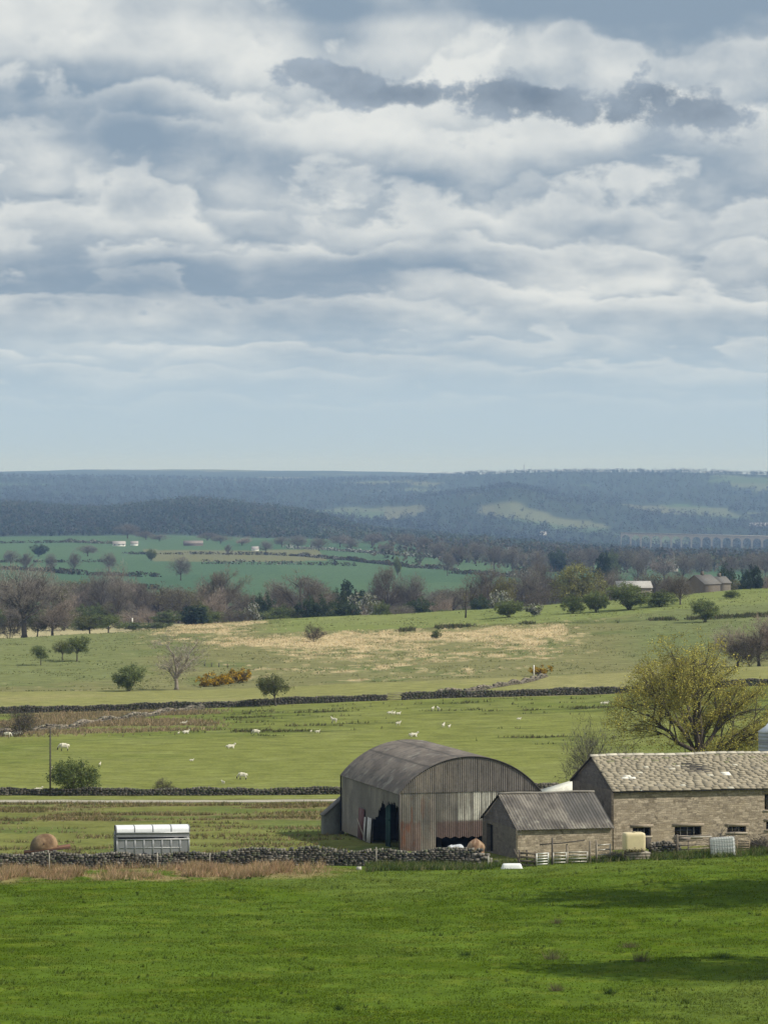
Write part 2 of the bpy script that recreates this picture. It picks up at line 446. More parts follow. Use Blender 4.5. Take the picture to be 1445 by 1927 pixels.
    q2 = np.floor(px / 330.0 + _h(q, q * 0, 5) * 3 + Y / 9000.0)
    fr = _h(q, q2, 77)
    fld = lerp(np.broadcast_to(np.array([.062, .115, .066]), X.shape + (3,)), [.088, .142, .078], fr)
    fld = lerp(fld, [.15, .155, .085], (fr > .90) * 1.0)
    c = lerp(c, fld, t)
    # woods on the rounded hill and beyond
    w = sstep(4900, 5100, Y + (fbm(X / 150, Y / 300, 50, 3) - .5) * 900)
    big = fbm(X / 420, Y / 900, 51, 4); big2 = fbm(X / 150, Y / 500, 53, 3)
    wood = np.array([.042, .058, .042])
    c = lerp(c, wood, w)
    opn = sstep(.590, .615, big * .7 + big2 * .3 + .10 * np.exp(-((px - 970) / 85) ** 2 - ((Y - 8700) / 260) ** 2)) * sstep(6600, 7400, Y)
    c = lerp(c, lerp(np.broadcast_to(np.array([.075, .125, .06]), X.shape + (3,)), [.15, .155, .095], _h(np.floor(X / 260), np.floor(Y / 600), 3)), opn * .85)
    c = lerp(c, [.38, .35, .28], np.exp(-((px - 600) / 42) ** 4 - ((Y - 7150) / 160) ** 4) * .9)
    return c

rnd = random.Random(7)
_px = np.unique(np.concatenate([np.linspace(-9000, -200, 50), np.arange(-200, 1650, 3.6), np.linspace(1650, 10500, 50)]))
_Y = np.concatenate([np.linspace(1.0, 160, 24), 1 / np.arange(1 / 164., 1 / 1300., -8.2e-6), 1 / np.arange(1 / 1302., 1 / 5000., -3.4e-6), np.geomspace(5010, 26000, 150)])
YY, PP = np.meshgrid(_Y, _px, indexing='ij')
XX = (PP - CX) * YY / F
ZZ = terrain(XX, YY)
gm = MB(); gm.grid(np.stack([XX, YY, ZZ], -1), ground_colour(XX, YY), flip=True)
M_ground = vmat('meadow_ground', 0.95, 2.6, 0.34, 0.55, 0.0, scale2=0.35, dist=0.12)
ground = gm.build('ground', M_ground, smooth=True); tag(ground, kind='structure')

# the pale farm lane beyond the rough pasture: a sheet a few millimetres above the grass
lm = MB(); xs = np.arange(-60, 40, .5)
V = np.zeros((len(xs), 9, 3))
yc = 347.0 + np.sin(xs / 17) * .35
for k in range(9):
    yy = yc + (k - 4) * .40 + (vnoise(xs / .8, xs * 0 + k, 3) - .5) * (.25 if k in (0, 8) else 0)
    V[:, k] = np.stack([xs, yy, terrain(xs, yy) + .03 + (0 if k in (0, 8) else .02)], -1)
cc = np.broadcast_to(np.array([.36, .33, .27]), V.shape).copy(); cc[:, 4] = [.30, .29, .19]
lm.grid(V, cc)
lane = lm.build('lane', vmat('lane_grit', .95, 4, .2, .3, .05)); tag(lane, kind='structure')

# ------------------------------------------------------------------ haze
hb = MB(); hb.box(-19500, 19500, -60, 25800, -165, 95)
M_haze = bpy.data.materials.new('haze_air'); M_haze.use_nodes = True
_nt = M_haze.node_tree; _nt.nodes.remove(_nt.nodes['Principled BSDF'])
pv = _nt.nodes.new('ShaderNodeVolumePrincipled')
pv.inputs['Color'].default_value = (.34, .55, .98, 1); pv.inputs['Absorption Color'].default_value = (1, 1, 1, 1); pv.inputs['Density'].default_value = 6.2e-5; pv.inputs['Anisotropy'].default_value = 0.0
_nt.links.new(pv.outputs[0], _nt.nodes['Material Output'].inputs['Volume'])
haze = hb.build('haze', M_haze); tag(haze, kind='stuff')
# ------------------------------------------------------------------ farm buildings
ALPHA = math.atan2(.25, .968)
UX, UY = math.cos(ALPHA), math.sin(ALPHA)
def stone_mat(name, c1, c2, mortar, bw=.42, rh=.17, var=.55, patch=(.36, .29, .20)):
    m = bpy.data.materials.new(name); m.use_nodes = True
    t = m.node_tree; Ex.nt = t; b = t.nodes['Principled BSDF']
    b.inputs['Roughness'].default_value = .92; b.inputs['Specular IOR Level'].default_value = .15
    tcn = t.nodes.new('ShaderNodeTexCoord'); s = t.nodes.new('ShaderNodeSeparateXYZ'); t.links.new(tcn.outputs['Object'], s.inputs[0])
    x, y, z = (Ex(s.outputs[i]) for i in range(3))
    w = x + y
    q = tcn.outputs['Object']
    wob = noise(q, .9, 3) - .5; wob2 = noise(q, 3.1, 3) - .5
    def brick(bw, rh, ox, oz, amp):
        br = t.nodes.new('ShaderNodeTexBrick')
        t.links.new(vec(w + ox + wob2 * .40 * amp, z + oz + wob * .16 * amp + wob2 * .20 * amp, 0.0), br.inputs['Vector'])
        br.inputs['Scale'].default_value = 1.0; br.inputs['Brick Width'].default_value = bw; br.inputs['Row Height'].default_value = rh
        br.inputs['Mortar Size'].default_value = .016; br.inputs['Mortar Smooth'].default_value = .4
        br.inputs['Color1'].default_value = (0, 0, 0, 1); br.inputs['Color2'].default_value = (1, 1, 1, 1); br.inputs['Mortar'].default_value = (.5, .5, .5, 1)
        br.offset = .37; br.squash = .7; br.squash_frequency = 3
        sc = t.nodes.new('ShaderNodeSeparateColor'); t.links.new(br.outputs['Color'], sc.inputs[0])
        return Ex(sc.outputs[0]), Ex(br.outputs['Fac'])
    tint, mort = brick(bw, rh, 0, 0, 1)
    tint2, mort2 = brick(bw * 1.7, rh * 1.5, 3.3, .07, 1.3)
    sel = noise(q, .8, 3).ss(.42, .58)
    tint = tint * (1.0 - sel) + tint2 * sel; mort = mort * (1.0 - sel) + mort2 * sel
    big = noise(q, .45, 4); fine = noise(q, 9.0, 4)
    col = mixc((tint * .85 + (fine - .5) * 1.3 + .08).clamp(), c1, c2)
    col = mixc(big.ss(.48, .66) * .55, col, patch)
    col = mixc(noise(q, 1.7, 5).ss(.58, .72) * .6, col, tuple(k * .42 for k in c1))
    col = mixc(mort * .5, col, mortar)
    t.links.new(col, b.inputs['Base Color'])
    bp = t.nodes.new('ShaderNodeBump'); bp.inputs['Strength'].default_value = .9; bp.inputs['Distance'].default_value = .04
    hh = fine * .5 + tint * .35 - mort * .9
    t.links.new(hh.s, bp.inputs['Height']); t.links.new(bp.outputs[0], b.inputs['Normal'])
    return m
M_stone = stone_mat('gritstone_wall', (.205, .168, .122), (.60, .50, .375), (.31, .26, .195), bw=.34, rh=.145)
M_stone_dark = stone_mat('dark_stone', (.12, .108, .095), (.22, .195, .165), (.15, .135, .115), patch=(.14, .13, .11))  # darker mix of the wall stone for gable, end and back walls
M_sheet = vmat('corrugated_sheet', .75, 5, .22, .15, .3, scale2=.7)
M_slate = vmat('stone_slate', .92, 6, .24, .5, .15, scale2=1.1)
M_wood = vmat('weathered_timber', .9, 8, .3, .3, .15)
M_steel = vmat('galvanised_steel', .5, 6, .15, .05, .4, metal=.35)
M_dark = vmat('dark_interior', .95, 3, .3, .2, .05)
M_plastic = vmat('white_plastic', .45, 5, .08, .05, .4)
M_glass = bpy.data.materials.new('dusty_glass'); M_glass.use_nodes = True
_b = M_glass.node_tree.nodes['Principled BSDF']; _b.inputs['Base Color'].default_value = (.02, .022, .024, 1); _b.inputs['Roughness'].default_value = .15

def wall_holes(mb, p0, du, n, W, z0, z1, holes, th, col=(1, 1, 1)):
    """upright wall with real openings; p0 start, du along, n outward, thickness th inwards"""
    p0 = np.array(p0, float); du = np.array(du, float); n = np.array(n, float); up = np.array([0, 0, 1.])
    us = sorted({0, W, *[h[0] for h in holes], *[h[1] for h in holes]}); zs = sorted({z0, z1, *[h[2] for h in holes], *[h[3] for h in holes]})
    us = [u for u in us if 0 <= u <= W]; zs = [z for z in zs if z0 <= z <= z1]
    solid = lambda i, j: 0 <= i < len(us)-1 and 0 <= j < len(zs)-1 and not any(h[0] <= (us[i]+us[i+1])/2 <= h[1] and h[2] <= (zs[j]+zs[j+1])/2 <= h[3] for h in holes)
    P = lambda u, z, d: p0 + du * u + up * z - n * d
    for i in range(len(us)-1):
        for j in range(len(zs)-1):
            if not solid(i, j): continue
            a, b, c, d = us[i], us[i+1], zs[j], zs[j+1]
            mb.add([P(a,c,0), P(b,c,0), P(b,d,0), P(a,d,0)], [(0,1,2,3)], col)
            mb.add([P(a,c,th), P(b,c,th), P(b,d,th), P(a,d,th)], [(3,2,1,0)], col)
            for (ii, jj, e) in ((i-1,j,((a,c),(a,d))), (i+1,j,((b,d),(b,c))), (i,j-1,((b,c),(a,c))), (i,j+1,((a,d),(b,d)))):
                if not solid(ii, jj):
                    (u1, q1), (u2, q2) = e
                    mb.add([P(u1,q1,0), P(u2,q2,0), P(u2,q2,th), P(u1,q1,th)], [(0,1,2,3)], col)

def corr_wall(mb, p0, du, n, W, zb, zt, colf, pitch=.15, amp=.024, th=.03, nz=34, sub=6):
    """upright corrugated sheeting between the profiles zb(u) and zt(u)"""
    p0 = np.array(p0, float); du = np.array(du, float); n = np.array(n, float)
    us = np.arange(0, W + 1e-6, pitch / sub); a = np.array([zb(u) for u in us]); b = np.array([zt(u) for u in us])
    b = np.maximum(b, a + .01)
    t = np.linspace(0, 1, nz)
    Z = a[:, None] * (1 - t) + b[:, None] * t
    off = amp * np.sin(us * 2 * PI / pitch)
    def surf(d): return p0 + us[:, None, None] * du + (off - d)[:, None, None] * n + Z[..., None] * np.array([0, 0, 1.])
    U = np.broadcast_to(us[:, None], Z.shape)
    c = colf(U, Z)
    mb.grid(surf(0), c); mb.grid(surf(th), c * .6, flip=True)

# ---- round-roofed barn
O = G(752, 285.0); O.z -= .05
BZ = O.z
barn = empty('round_roofed_barn', O, ALPHA, 'big rusty corrugated barn with a rounded roof and a torn open side wall', 'barn')
W, L = 11.18, 18.56
He = ROWZ(1493, 285) - BZ; RISE = 2.68
RR = ((W / 2) ** 2 + RISE ** 2) / (2 * RISE)
arc = lambda u: He + RISE - RR + math.sqrt(max(RR ** 2 - (u - W / 2) ** 2, 0))
def ridge_rand(U, pitch, s): return _h(np.floor(U / pitch), np.zeros_like(U), s)
def c_upper(U, Z):
    n = fbm(U * 2.2, Z * .35, 61, 4); k = ridge_rand(U, 1.24, 4); r = ridge_rand(U, .2, 6)
    c = lerp(np.broadcast_to(np.array([.165, .148, .128]), U.shape + (3,)), [.225, .195, .16], sstep(.4, .65, n) * sstep(7, 2, U))
    c = c * (.82 + .30 * r + .18 * k)[..., None]
    seam = (np.abs((U / 1.24) % 1 - .5) > .475) * 1.0
    c = lerp(c, [.07, .06, .05], seam * .75 * sstep(3.5, 5.5, U))
    return lerp(c, [.09, .08, .07], sstep(.62, .75, fbm(U * 5, Z * .8, 62, 3)) * .5)
def c_lower(U, Z):
    n = fbm(U * 1.6, Z * .7, 63, 4); n2 = fbm(U * 6, Z * .5, 64, 3); r = ridge_rand(U, .2, 7)
    c = lerp(np.broadcast_to(np.array([.175, .162, .138]), U.shape + (3,)), [.24, .22, .18], sstep(.4, .65, n))
    wh = sstep(4.3, 5.3, U + (n2 - .5)) * sstep(8.6, 7.4, U + (n2 - .5)) * sstep(2.25, 2.4, Z) * (.25 + .75 * sstep(.35, .6, n2)) * (.45 + .55 * (r > .35))
    c = lerp(c, [.62, .60, .50], wh * .85)
    red = sstep(2.30, 2.22, Z + (n2 - .5) * .1) * (sstep(1.75, 1.55, U) + sstep(2.7, 3.1, U) + .35 * sstep(.5, .62, n))
    c = lerp(c, [.135, .060, .048], np.clip(red, 0, 1) * .52)
    rust = sstep(.56, .68, fbm(U * 3.3, Z * 1.1, 66, 4)) * sstep(3.2, .2, U)
    c = lerp(c, [.20, .085, .045], rust * .75)
    return c * (.75 + .45 * r)[..., None]
m = MB(); corr_wall(m, (0, -.05, 0), (1, 0, 0), (0, -1, 0), W, lambda u: He - .02, lambda u: arc(u) - .05, c_upper)
m.build('gable_cladding', M_sheet, barn, True)
m = MB(); corr_wall(m, (.02, 0, 0), (1, 0, 0), (0, -1, 0), W - .02, lambda u: (1.02 + .06 * math.sin(u * 9)) if 2.85 < u < 6.6 else -.1, lambda u: He - .03, c_lower)
m.build('front_wall', M_sheet, barn, True, None)['label'] = 'lower front sheeting with red paint along the bottom and a white patch'
def c_side(U, Z):
    n = fbm(U * .9, Z * .5, 67, 4); k = ridge_rand(U + .3, .9, 9)
    c = lerp(np.broadcast_to(np.array([.178, .166, .152]), U.shape + (3,)), [.23, .212, .188], sstep(.4, .7, n))
    c = c * (.80 + .30 * k)[..., None]
    c = lerp(c, [.20, .17, .13], sstep(1.1, .1, Z + (n - .5)) * .5)
    return c
rj = random.Random(5)
tear = [rj.uniform(-.16, .16) for _ in range(60)]
def side_zb(v):
    j = tear[int(v * 6) % 60]
    if v < .25: return -.1
    if v < 4.6: return 3.15 + .45 * math.sin(v * .7) + j
    if v < 4.75: return 4.25 - abs(v - 4.68) * 3
    if v < 5.5: return 3.35 + j
    if v < 5.66: return 4.15
    if v < 6.6: return 3.0 - (v - 5.6) * .5 + j
    if v < 7.6: return 2.1 + j * .6
    if v < 8.3: return 1.85 + j * .3
    if 9.9 < v < 10.2: return .9
    return -.1
m = MB(); corr_wall(m, (0, 0, 0), (0, 1, 0), (-1, 0, 0), L, side_zb, lambda v: He - .02, c_side, amp=.016)
m.build('side_wall', M_sheet, barn, True)['label'] = 'grey side sheeting torn open beside the front corner'
m = MB()
corr_wall(m, (W, L, 0), (0, -1, 0), (1, 0, 0), L, lambda v: -.1, lambda v: He - .02, c_side, nz=6)
corr_wall(m, (W, L, 0), (-1, 0, 0), (0, 1, 0), W, lambda v: -.1, lambda v: arc(W - v) - .06, c_side, nz=6)
m.build('back_wall', M_sheet, barn, True)
# roof shell
m = MB()
th0 = math.asin((W / 2 + .10) / RR); ths = np.linspace(-th0, th0, 150); vs = np.arange(-.16, L + .12, .05)
TH, VV = np.meshgrid(ths, vs, indexing='ij')
def shell(d):
    r = RR + d + .014 * np.sin(VV * 2 * PI / .25)
    return np.stack([W / 2 + r * np.sin(TH), VV, He + RISE - RR + r * np.cos(TH)], -1)
S = (TH + th0) / (2 * th0)
n = fbm(S * 9, VV * .35, 71, 4); n2 = fbm(S * 40, VV * 1.2, 72, 3)
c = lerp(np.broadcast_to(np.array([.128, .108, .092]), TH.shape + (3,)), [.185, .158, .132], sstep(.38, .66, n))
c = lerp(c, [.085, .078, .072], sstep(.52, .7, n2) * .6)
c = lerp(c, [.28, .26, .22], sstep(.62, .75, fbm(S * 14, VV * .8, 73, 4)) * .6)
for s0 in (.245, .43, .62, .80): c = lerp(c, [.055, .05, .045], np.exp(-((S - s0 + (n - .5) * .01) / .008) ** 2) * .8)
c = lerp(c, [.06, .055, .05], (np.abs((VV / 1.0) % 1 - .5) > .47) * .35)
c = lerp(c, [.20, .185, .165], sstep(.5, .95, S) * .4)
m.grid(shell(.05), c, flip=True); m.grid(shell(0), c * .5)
for sgn in (0, -1):
    e = np.stack([shell(.05)[:, sgn], shell(0)[:, sgn]], 1); m.grid(e, (.10, .09, .08), flip=(sgn == 0))
for sgn in (0, -1):
    e = np.stack([shell(.05)[sgn], shell(0)[sgn]], 1); m.grid(e, (.10, .09, .08))
m.build('roof', M_sheet, barn, True)
m = MB()
m.tube([(-.09, L - .05, He - .05), (-.09, L - .05, -.1)], .06, 8, (.03, .03, .03))
m.build('drainpipe', M_dark, barn, True)
m = MB()
m.beam((-.02, -.03, -.1), (-.02, -.03, He), .12, .12, (.07, .065, .06))
m.build('corner_post', M_wood, barn)
m = MB(); rj = random.Random(8)
for v0, w_, h_ in ((3.9, .42, 3.9), (4.42, .40, 3.75), (4.95, .36, 3.5)): m.box(.25, .32, v0, v0 + w_, -.1, h_ - rj.random() * .2, (.018, .050, .046))
m.box(.22, .25, 3.9, 5.3, 2.0, 2.15, (.016, .045, .042))
m.build('plank_door', M_wood, barn)['label'] = 'dark green plank door standing in the torn opening'
m = MB()
for k in range(6): m.tube([(W * k / 5 + (.2 if k == 0 else -.2 if k == 5 else 0), L * .5, -.1), (W * k / 5 + (.2 if k == 0 else -.2 if k == 5 else 0), L * .5, He if k in (0, 5) else arc(W * k / 5) - .1)], .09, 6, (.05, .04, .035))
m.build('roof_props', M_wood, barn)
m = MB(); m.box(3.4, 3.46, .4, 10.5, -.1, He + 1.5, (.03, .028, .025)); m.box(3.46, W - .3, 1.7, 1.76, -.1, 2.6, (.03, .028, .025)); m.box(.35, 3.4, 10.44, 10.5, -.1, He + .2, (.03, .028, .025))  # dark boards added to block light and keep the barn openings black
m.build('blackout_partition', M_dark, barn)
# lean-to against the back corner
m = MB(); u0, u1, v0, v1 = -1.42, .25, L + .12, L + 1.3
cc = (.135, .14, .125)
zl = BZ; hL = ROWZ(1535, 303.2) - BZ; hR = ROWZ(1502, 303.2) - BZ
m.add([(u0,v0,-.9),(u1,v0,-.9),(u1,v0,hR),(u0,v0,hL),(u0,v1,-.9),(u1,v1,-.9),(u1,v1,hR),(u0,v1,hL)],
      [(0,1,2,3),(5,4,7,6),(4,0,3,7),(1,5,6,2)], cc)
lt = m.build('lean_to', M_sheet, barn)
m = MB(); m.add([(u0-.12,v0-.1,hL-.03),(u1,v0-.1,hR+.05),(u1,v1,hR+.05),(u0-.12,v1,hL-.03),(u0-.12,v0-.1,hL+.04),(u1,v0-.1,hR+.12),(u1,v1,hR+.12),(u0-.12,v1,hL+.04)],
      [(3,2,1,0),(4,5,6,7),(0,1,5,4),(1,2,6,5),(2,3,7,6),(3,0,4,7)], (.12,.11,.10))
m.build('lean_to_roof', M_sheet, lt)

def solve_u(ox, oy, px):     # distance along a front wall at which a column of the photograph meets it
    k = (px - CX) / F
    return (k * oy - ox) / (UX - k * UY)
def solve_v(ox, oy, px):
    k = (px - CX) / F
    return (ox - k * oy) / (UY + k * UX)

# ---- small outhouse
O = G(974, 276.0); O.z -= .1; ox, oy = O.x, O.y
shed = empty('outhouse', O, ALPHA, 'small stone outhouse with a corrugated roof between the two barns', 'outhouse')
LU = solve_u(ox, oy, 1152); D = 9.6
HE = ROWZ(1562, 276) - O.z; RI = ROWZ(1496, 281.2) - O.z - HE
TH = .45
dv0, dv1, dh = solve_v(ox, oy, 927.5), solve_v(ox, oy, 915.5), ROWZ(1551.5, 283.2) - O.z
m = MB(); wall_holes(m, (0, 0, 0), (1, 0, 0), (0, -1, 0), LU, -.4, HE, [], TH); m.build('front_wall', M_stone, shed)
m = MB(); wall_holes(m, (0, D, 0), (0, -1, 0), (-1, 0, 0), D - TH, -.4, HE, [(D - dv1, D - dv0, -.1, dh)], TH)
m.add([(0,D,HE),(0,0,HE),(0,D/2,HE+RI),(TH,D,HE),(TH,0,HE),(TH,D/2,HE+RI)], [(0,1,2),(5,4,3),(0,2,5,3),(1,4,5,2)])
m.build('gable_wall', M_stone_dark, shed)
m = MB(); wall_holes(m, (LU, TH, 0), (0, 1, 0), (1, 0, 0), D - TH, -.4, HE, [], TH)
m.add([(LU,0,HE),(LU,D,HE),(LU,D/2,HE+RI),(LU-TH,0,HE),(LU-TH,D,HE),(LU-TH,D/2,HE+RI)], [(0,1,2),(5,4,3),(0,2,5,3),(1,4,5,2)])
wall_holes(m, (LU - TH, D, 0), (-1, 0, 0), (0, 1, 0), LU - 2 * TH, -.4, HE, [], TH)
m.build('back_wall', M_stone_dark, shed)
m = MB(); m.box(TH * .7, TH * .7 + .05, dv0, dv1, -.1, dh, (.03, .03, .03)); m.build('door', M_dark, shed)
def slope_roof(parent, LU, D, HE, RI, ov, colf, pitch, amp, mat, side):
    """one corrugated slope; side 0 faces the front, 1 the back"""
    m = MB(); us = np.arange(-.12, LU + .13, pitch / 5); ss = np.linspace(0, 1, 24)
    U, Sx = np.meshgrid(us, ss, indexing='ij')
    sl = RI / (D / 2); y = -ov + Sx * (D / 2 + ov); zz = HE + y * sl + .06
    nz_ = 1 / math.hypot(1, sl)
    def sf(d):
        o = amp * np.sin(U * 2 * PI / pitch) + d + .03 * (vnoise(U * .5, Sx * 2, 8) - .5)
        yy = y - o * sl * nz_; z2 = zz + o * nz_
        if side: yy = D - yy
        return np.stack([U, yy, z2], -1)
    c = colf(U, Sx)
    m.grid(sf(.03), c, flip=bool(not side)); m.grid(sf(0), c * .5, flip=bool(side))
    for A_, fl in ((np.stack([sf(.03)[:, 0], sf(0)[:, 0]], 1), 0), (np.stack([sf(.03)[0], sf(0)[0]], 1), 1), (np.stack([sf(.03)[-1], sf(0)[-1]], 1), 0)):
        m.grid(A_, (.10, .09, .08), flip=bool(fl))
    return m.build('roof_slope', mat, parent, True)
def c_out(U, S):
    n = fbm(U * 1.1, S * 4, 81, 4); n2 = fbm(U * 4, S * 9, 82, 3); r = ridge_rand(U, .24, 3)
    c = lerp(np.broadcast_to(np.array([.20, .178, .150]), U.shape + (3,)), [.29, .26, .215], sstep(.4, .66, n))
    c = lerp(c, [.50, .47, .38], sstep(.58, .72, n2) * sstep(.55, .05, S) * .9)
    c = lerp(c, [.11, .095, .08], sstep(.55, .7, fbm(U * 2, S * 6, 83, 3)) * .6)
    c = lerp(c, [.13, .122, .112], sstep(4.2, 4.5, U - S * .2) * sstep(.12, .3, S) * .75)  # byre's cast shadow painted into the upper right of the roof
    return c * .64 * (.8 + .4 * r)[..., None]
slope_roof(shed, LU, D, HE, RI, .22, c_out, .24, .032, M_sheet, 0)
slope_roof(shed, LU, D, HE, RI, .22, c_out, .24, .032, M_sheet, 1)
m = MB(); pts = [(u, D/2, HE + RI + .13 + .03 * math.sin(u * 1.3)) for u in np.linspace(-.12, LU + .12, 14)]
m.tube(pts, .10, 6, (.22, .20, .17)); m.build('ridge_cap', M_sheet, shed, True)

# ---- long stone byre
O = G(1154.5, 283.5); O.z = ROWZ(1592, 283.5); ox, oy = O.x, O.y
byre = empty('stone_byre', O, ALPHA, 'long old stone byre with a mossy stone slate roof', 'byre')
LB, DB = 20.0, 10.5
HB = ROWZ(1489, 283.5) - O.z; RB = ROWZ(1424, 288.8) - O.z - HB
def zat(row, px):
    u = solve_u(ox, oy, px); return ROWZ(row, oy + u * UY) - O.z
def hole(x0, x1, r0, r1): return (solve_u(ox, oy, x0), solve_u(ox, oy, x1), zat(r1, (x0 + x1) / 2), zat(r0, (x0 + x1) / 2))
H1 = hole(1190.5, 1225, 1558, 1574); H1b = hole(1213, 1225, 1576.5, 1606)
H2 = hole(1269.5, 1320, 1556, 1575); H3 = hole(1368, 1404, 1556, 1567); H4 = hole(1438.5, 1452, 1495, 1525); H5 = hole(1441.5, 1455, 1547, 1562)
m = MB(); wall_holes(m, (0, 0, 0), (1, 0, 0), (0, -1, 0), LB, -.6, HB, [H1, H2, H3, H4, H5], .55); m.build('front_wall', M_stone, byre)
m = MB(); wall_holes(m, (0, DB, 0), (0, -1, 0), (-1, 0, 0), DB - .55, -.6, HB, [(7.7, 7.95, 2.6, 3.2), (3.0, 3.2, 2.2, 2.7)], .55)
m.add([(0,DB,HB),(0,0,HB),(0,DB/2,HB+RB),(.55,DB,HB),(.55,0,HB),(.55,DB/2,HB+RB)], [(0,1,2),(5,4,3),(0,2,5,3),(1,4,5,2)])
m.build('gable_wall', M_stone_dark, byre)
m = MB(); wall_holes(m, (LB, .55, 0), (0, 1, 0), (1, 0, 0), DB - .55, -.6, HB, [], .55)
m.add([(LB,0,HB),(LB,DB,HB),(LB,DB/2,HB+RB),(LB-.55,0,HB),(LB-.55,DB,HB),(LB-.55,DB/2,HB+RB)], [(0,1,2),(5,4,3),(0,2,5,3),(1,4,5,2)])
wall_holes(m, (LB - .55, DB, 0), (-1, 0, 0), (0, 1, 0), LB - 1.1, -.6, HB, [], .55)
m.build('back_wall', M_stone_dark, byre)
for i, (a, b, c0, c1) in enumerate((H1, H2, H3, H4, H5)):
    f = MB(); tk = .06; y = .22
    cf = (.14, .13, .12)
    f.box(a, b, y, y + .08, c0, c0 + tk, cf); f.box(a, b, y, y + .08, c1 - tk, c1, cf)
    f.box(a, a + tk, y, y + .08, c0 + tk, c1 - tk, cf); f.box(b - tk, b, y, y + .08, c0 + tk, c1 - tk, cf)
    nm = max(1, int((b - a) / .62))
    for k in range(1, nm + 1):
        if b - a < .5: break
        x = a + (b - a) * k / (nm + 1); f.box(x - .025, x + .025, y + .003, y + .07, c0 + tk, c1 - tk, (.30, .29, .27))
    wf = f.build('window', M_wood, byre)
    g = MB(); g.box(a + .01, b - .01, y + .10, y + .12, c0 + .01, c1 - .01, (.02, .02, .02)); g.build('pane', M_glass, wf)
    s = MB(); s.box(a - .12, b + .12, -.05, .2, c0 - .13, c0 - .003, (.34, .30, .24), .01, random.Random(i)); s.build('sill', M_slate, wf)
    s = MB(); s.box(a - .2, b + .2, -.012, .2, c1 + .003, c1 + .24, (.30, .25, .19), .008, random.Random(i + 9)); s.build('lintel', M_slate, wf)
m = MB()
m.box(H1b[0], H1b[1], -.03, .02, H1b[2], H1b[3], (.075, .065, .055)); m.build('door', M_wood, byre)
# stone slates
def slates(parent, side):
    m = MB(); r = random.Random(31 + side); sl = RB / (DB / 2); nl = math.hypot(1, sl)
    total = (DB / 2 + .28) * nl; s = 0.0; k = 0
    while s < total - .05:
        ex = .36 - .14 * (s / total); u = -.16 - r.random() * .4
        shade = r.uniform(.88, 1.1)
        while u < LB + .15:
            w = r.uniform(.36, .85) * (1.1 - .35 * s / total)
            u0 = max(u, -.18); u1 = min(u + w - .005, LB + .18)
            if u1 - u0 > .1:
                th = r.uniform(.034, .046); lift = .034 + r.uniform(0, .010)
                sg = -.10 * math.exp(-((u0 - 6.5) / 3.0) ** 2) * math.sin(min(1, s / total) * PI) + .05 * math.sin(u0 * .9 + s) * .5
                def pt(uu, ss_, up):
                    y = -.28 + ss_ / nl; z = HB + .05 + y * sl + sg
                    y2 = y - up * sl / nl; z2 = z + up / nl
                    return (uu, DB - y2 if side else y2, z2)
                s1 = min(s + ex + .10, total)
                j = r.uniform(-.014, .014)
                V = [pt(u0, s + j, lift), pt(u1, s - j * .5, lift), pt(u1, s1, .004), pt(u0, s1, .004), pt(u0, s + j, lift + th), pt(u1, s - j * .5, lift + th), pt(u1, s1, .004 + th), pt(u0, s1, .004 + th)]
                q = r.random(); base = np.array([.295, .258, .19]) * r.uniform(.95, 1.05) * shade
                if q < .03: base = np.array([.25, .225, .18])
                elif q < .045: base = np.array([.50, .47, .38])
                if s > total * .68 and r.random() < .08: base = np.array([.22, .215, .125])
                if not side and ((1.1 < u0 < 1.9 and .30 < s / total < .44) or (8.9 < u0 < 9.9 and .34 < s / total < .46)): base = np.array([.72, .69, .60])
                m.add(V, [(3,2,1,0),(4,5,6,7),(0,1,5,4),(1,2,6,5),(2,3,7,6),(3,0,4,7)], base)
            u += w
        s += ex; k += 1
    # boarding below the slates
    y0, y1 = -.27, DB / 2
    z = lambda y: HB + .045 + y * sl - .02
    q = [(-.15, y0, z(y0)), (LB + .15, y0, z(y0)), (LB + .15, y1, z(y1)), (-.15, y1, z(y1))]
    q = [(a, DB - b if side else b, c) for a, b, c in q]; q2 = [(a, b, c - .05) for a, b, c in q]
    m.add(q + q2, [(0,1,2,3),(7,6,5,4),(0,4,5,1),(1,5,6,2),(2,6,7,3),(3,7,4,0)], (.06, .055, .05))
    return m.build('roof_slope', M_slate, parent)
slates(byre, 0); slates(byre, 1)
m = MB(); r = random.Random(4); u = -.2
while u < LB + .1:
    w = r.uniform(.55, .95); zz = HB + RB + .10 + .03 * math.sin(u * .8) + r.uniform(-.012, .012)
    c = np.array([.50, .46, .37]) * r.uniform(.75, 1.12)
    V = [(u, DB/2 - .24, zz - .05), (u + w - .02, DB/2 - .24, zz - .05), (u + w - .02, DB/2, zz + .10), (u, DB/2, zz + .10), (u + w - .02, DB/2 + .24, zz - .05), (u, DB/2 + .24, zz - .05),
         (u, DB/2, zz - .06), (u + w - .02, DB/2, zz - .06)]
    m.add(V, [(0,1,2,3),(3,2,4,5),(0,3,6),(3,5,6),(1,7,2),(2,7,4)], c); u += w
m.build('ridge_stones', M_slate, byre)

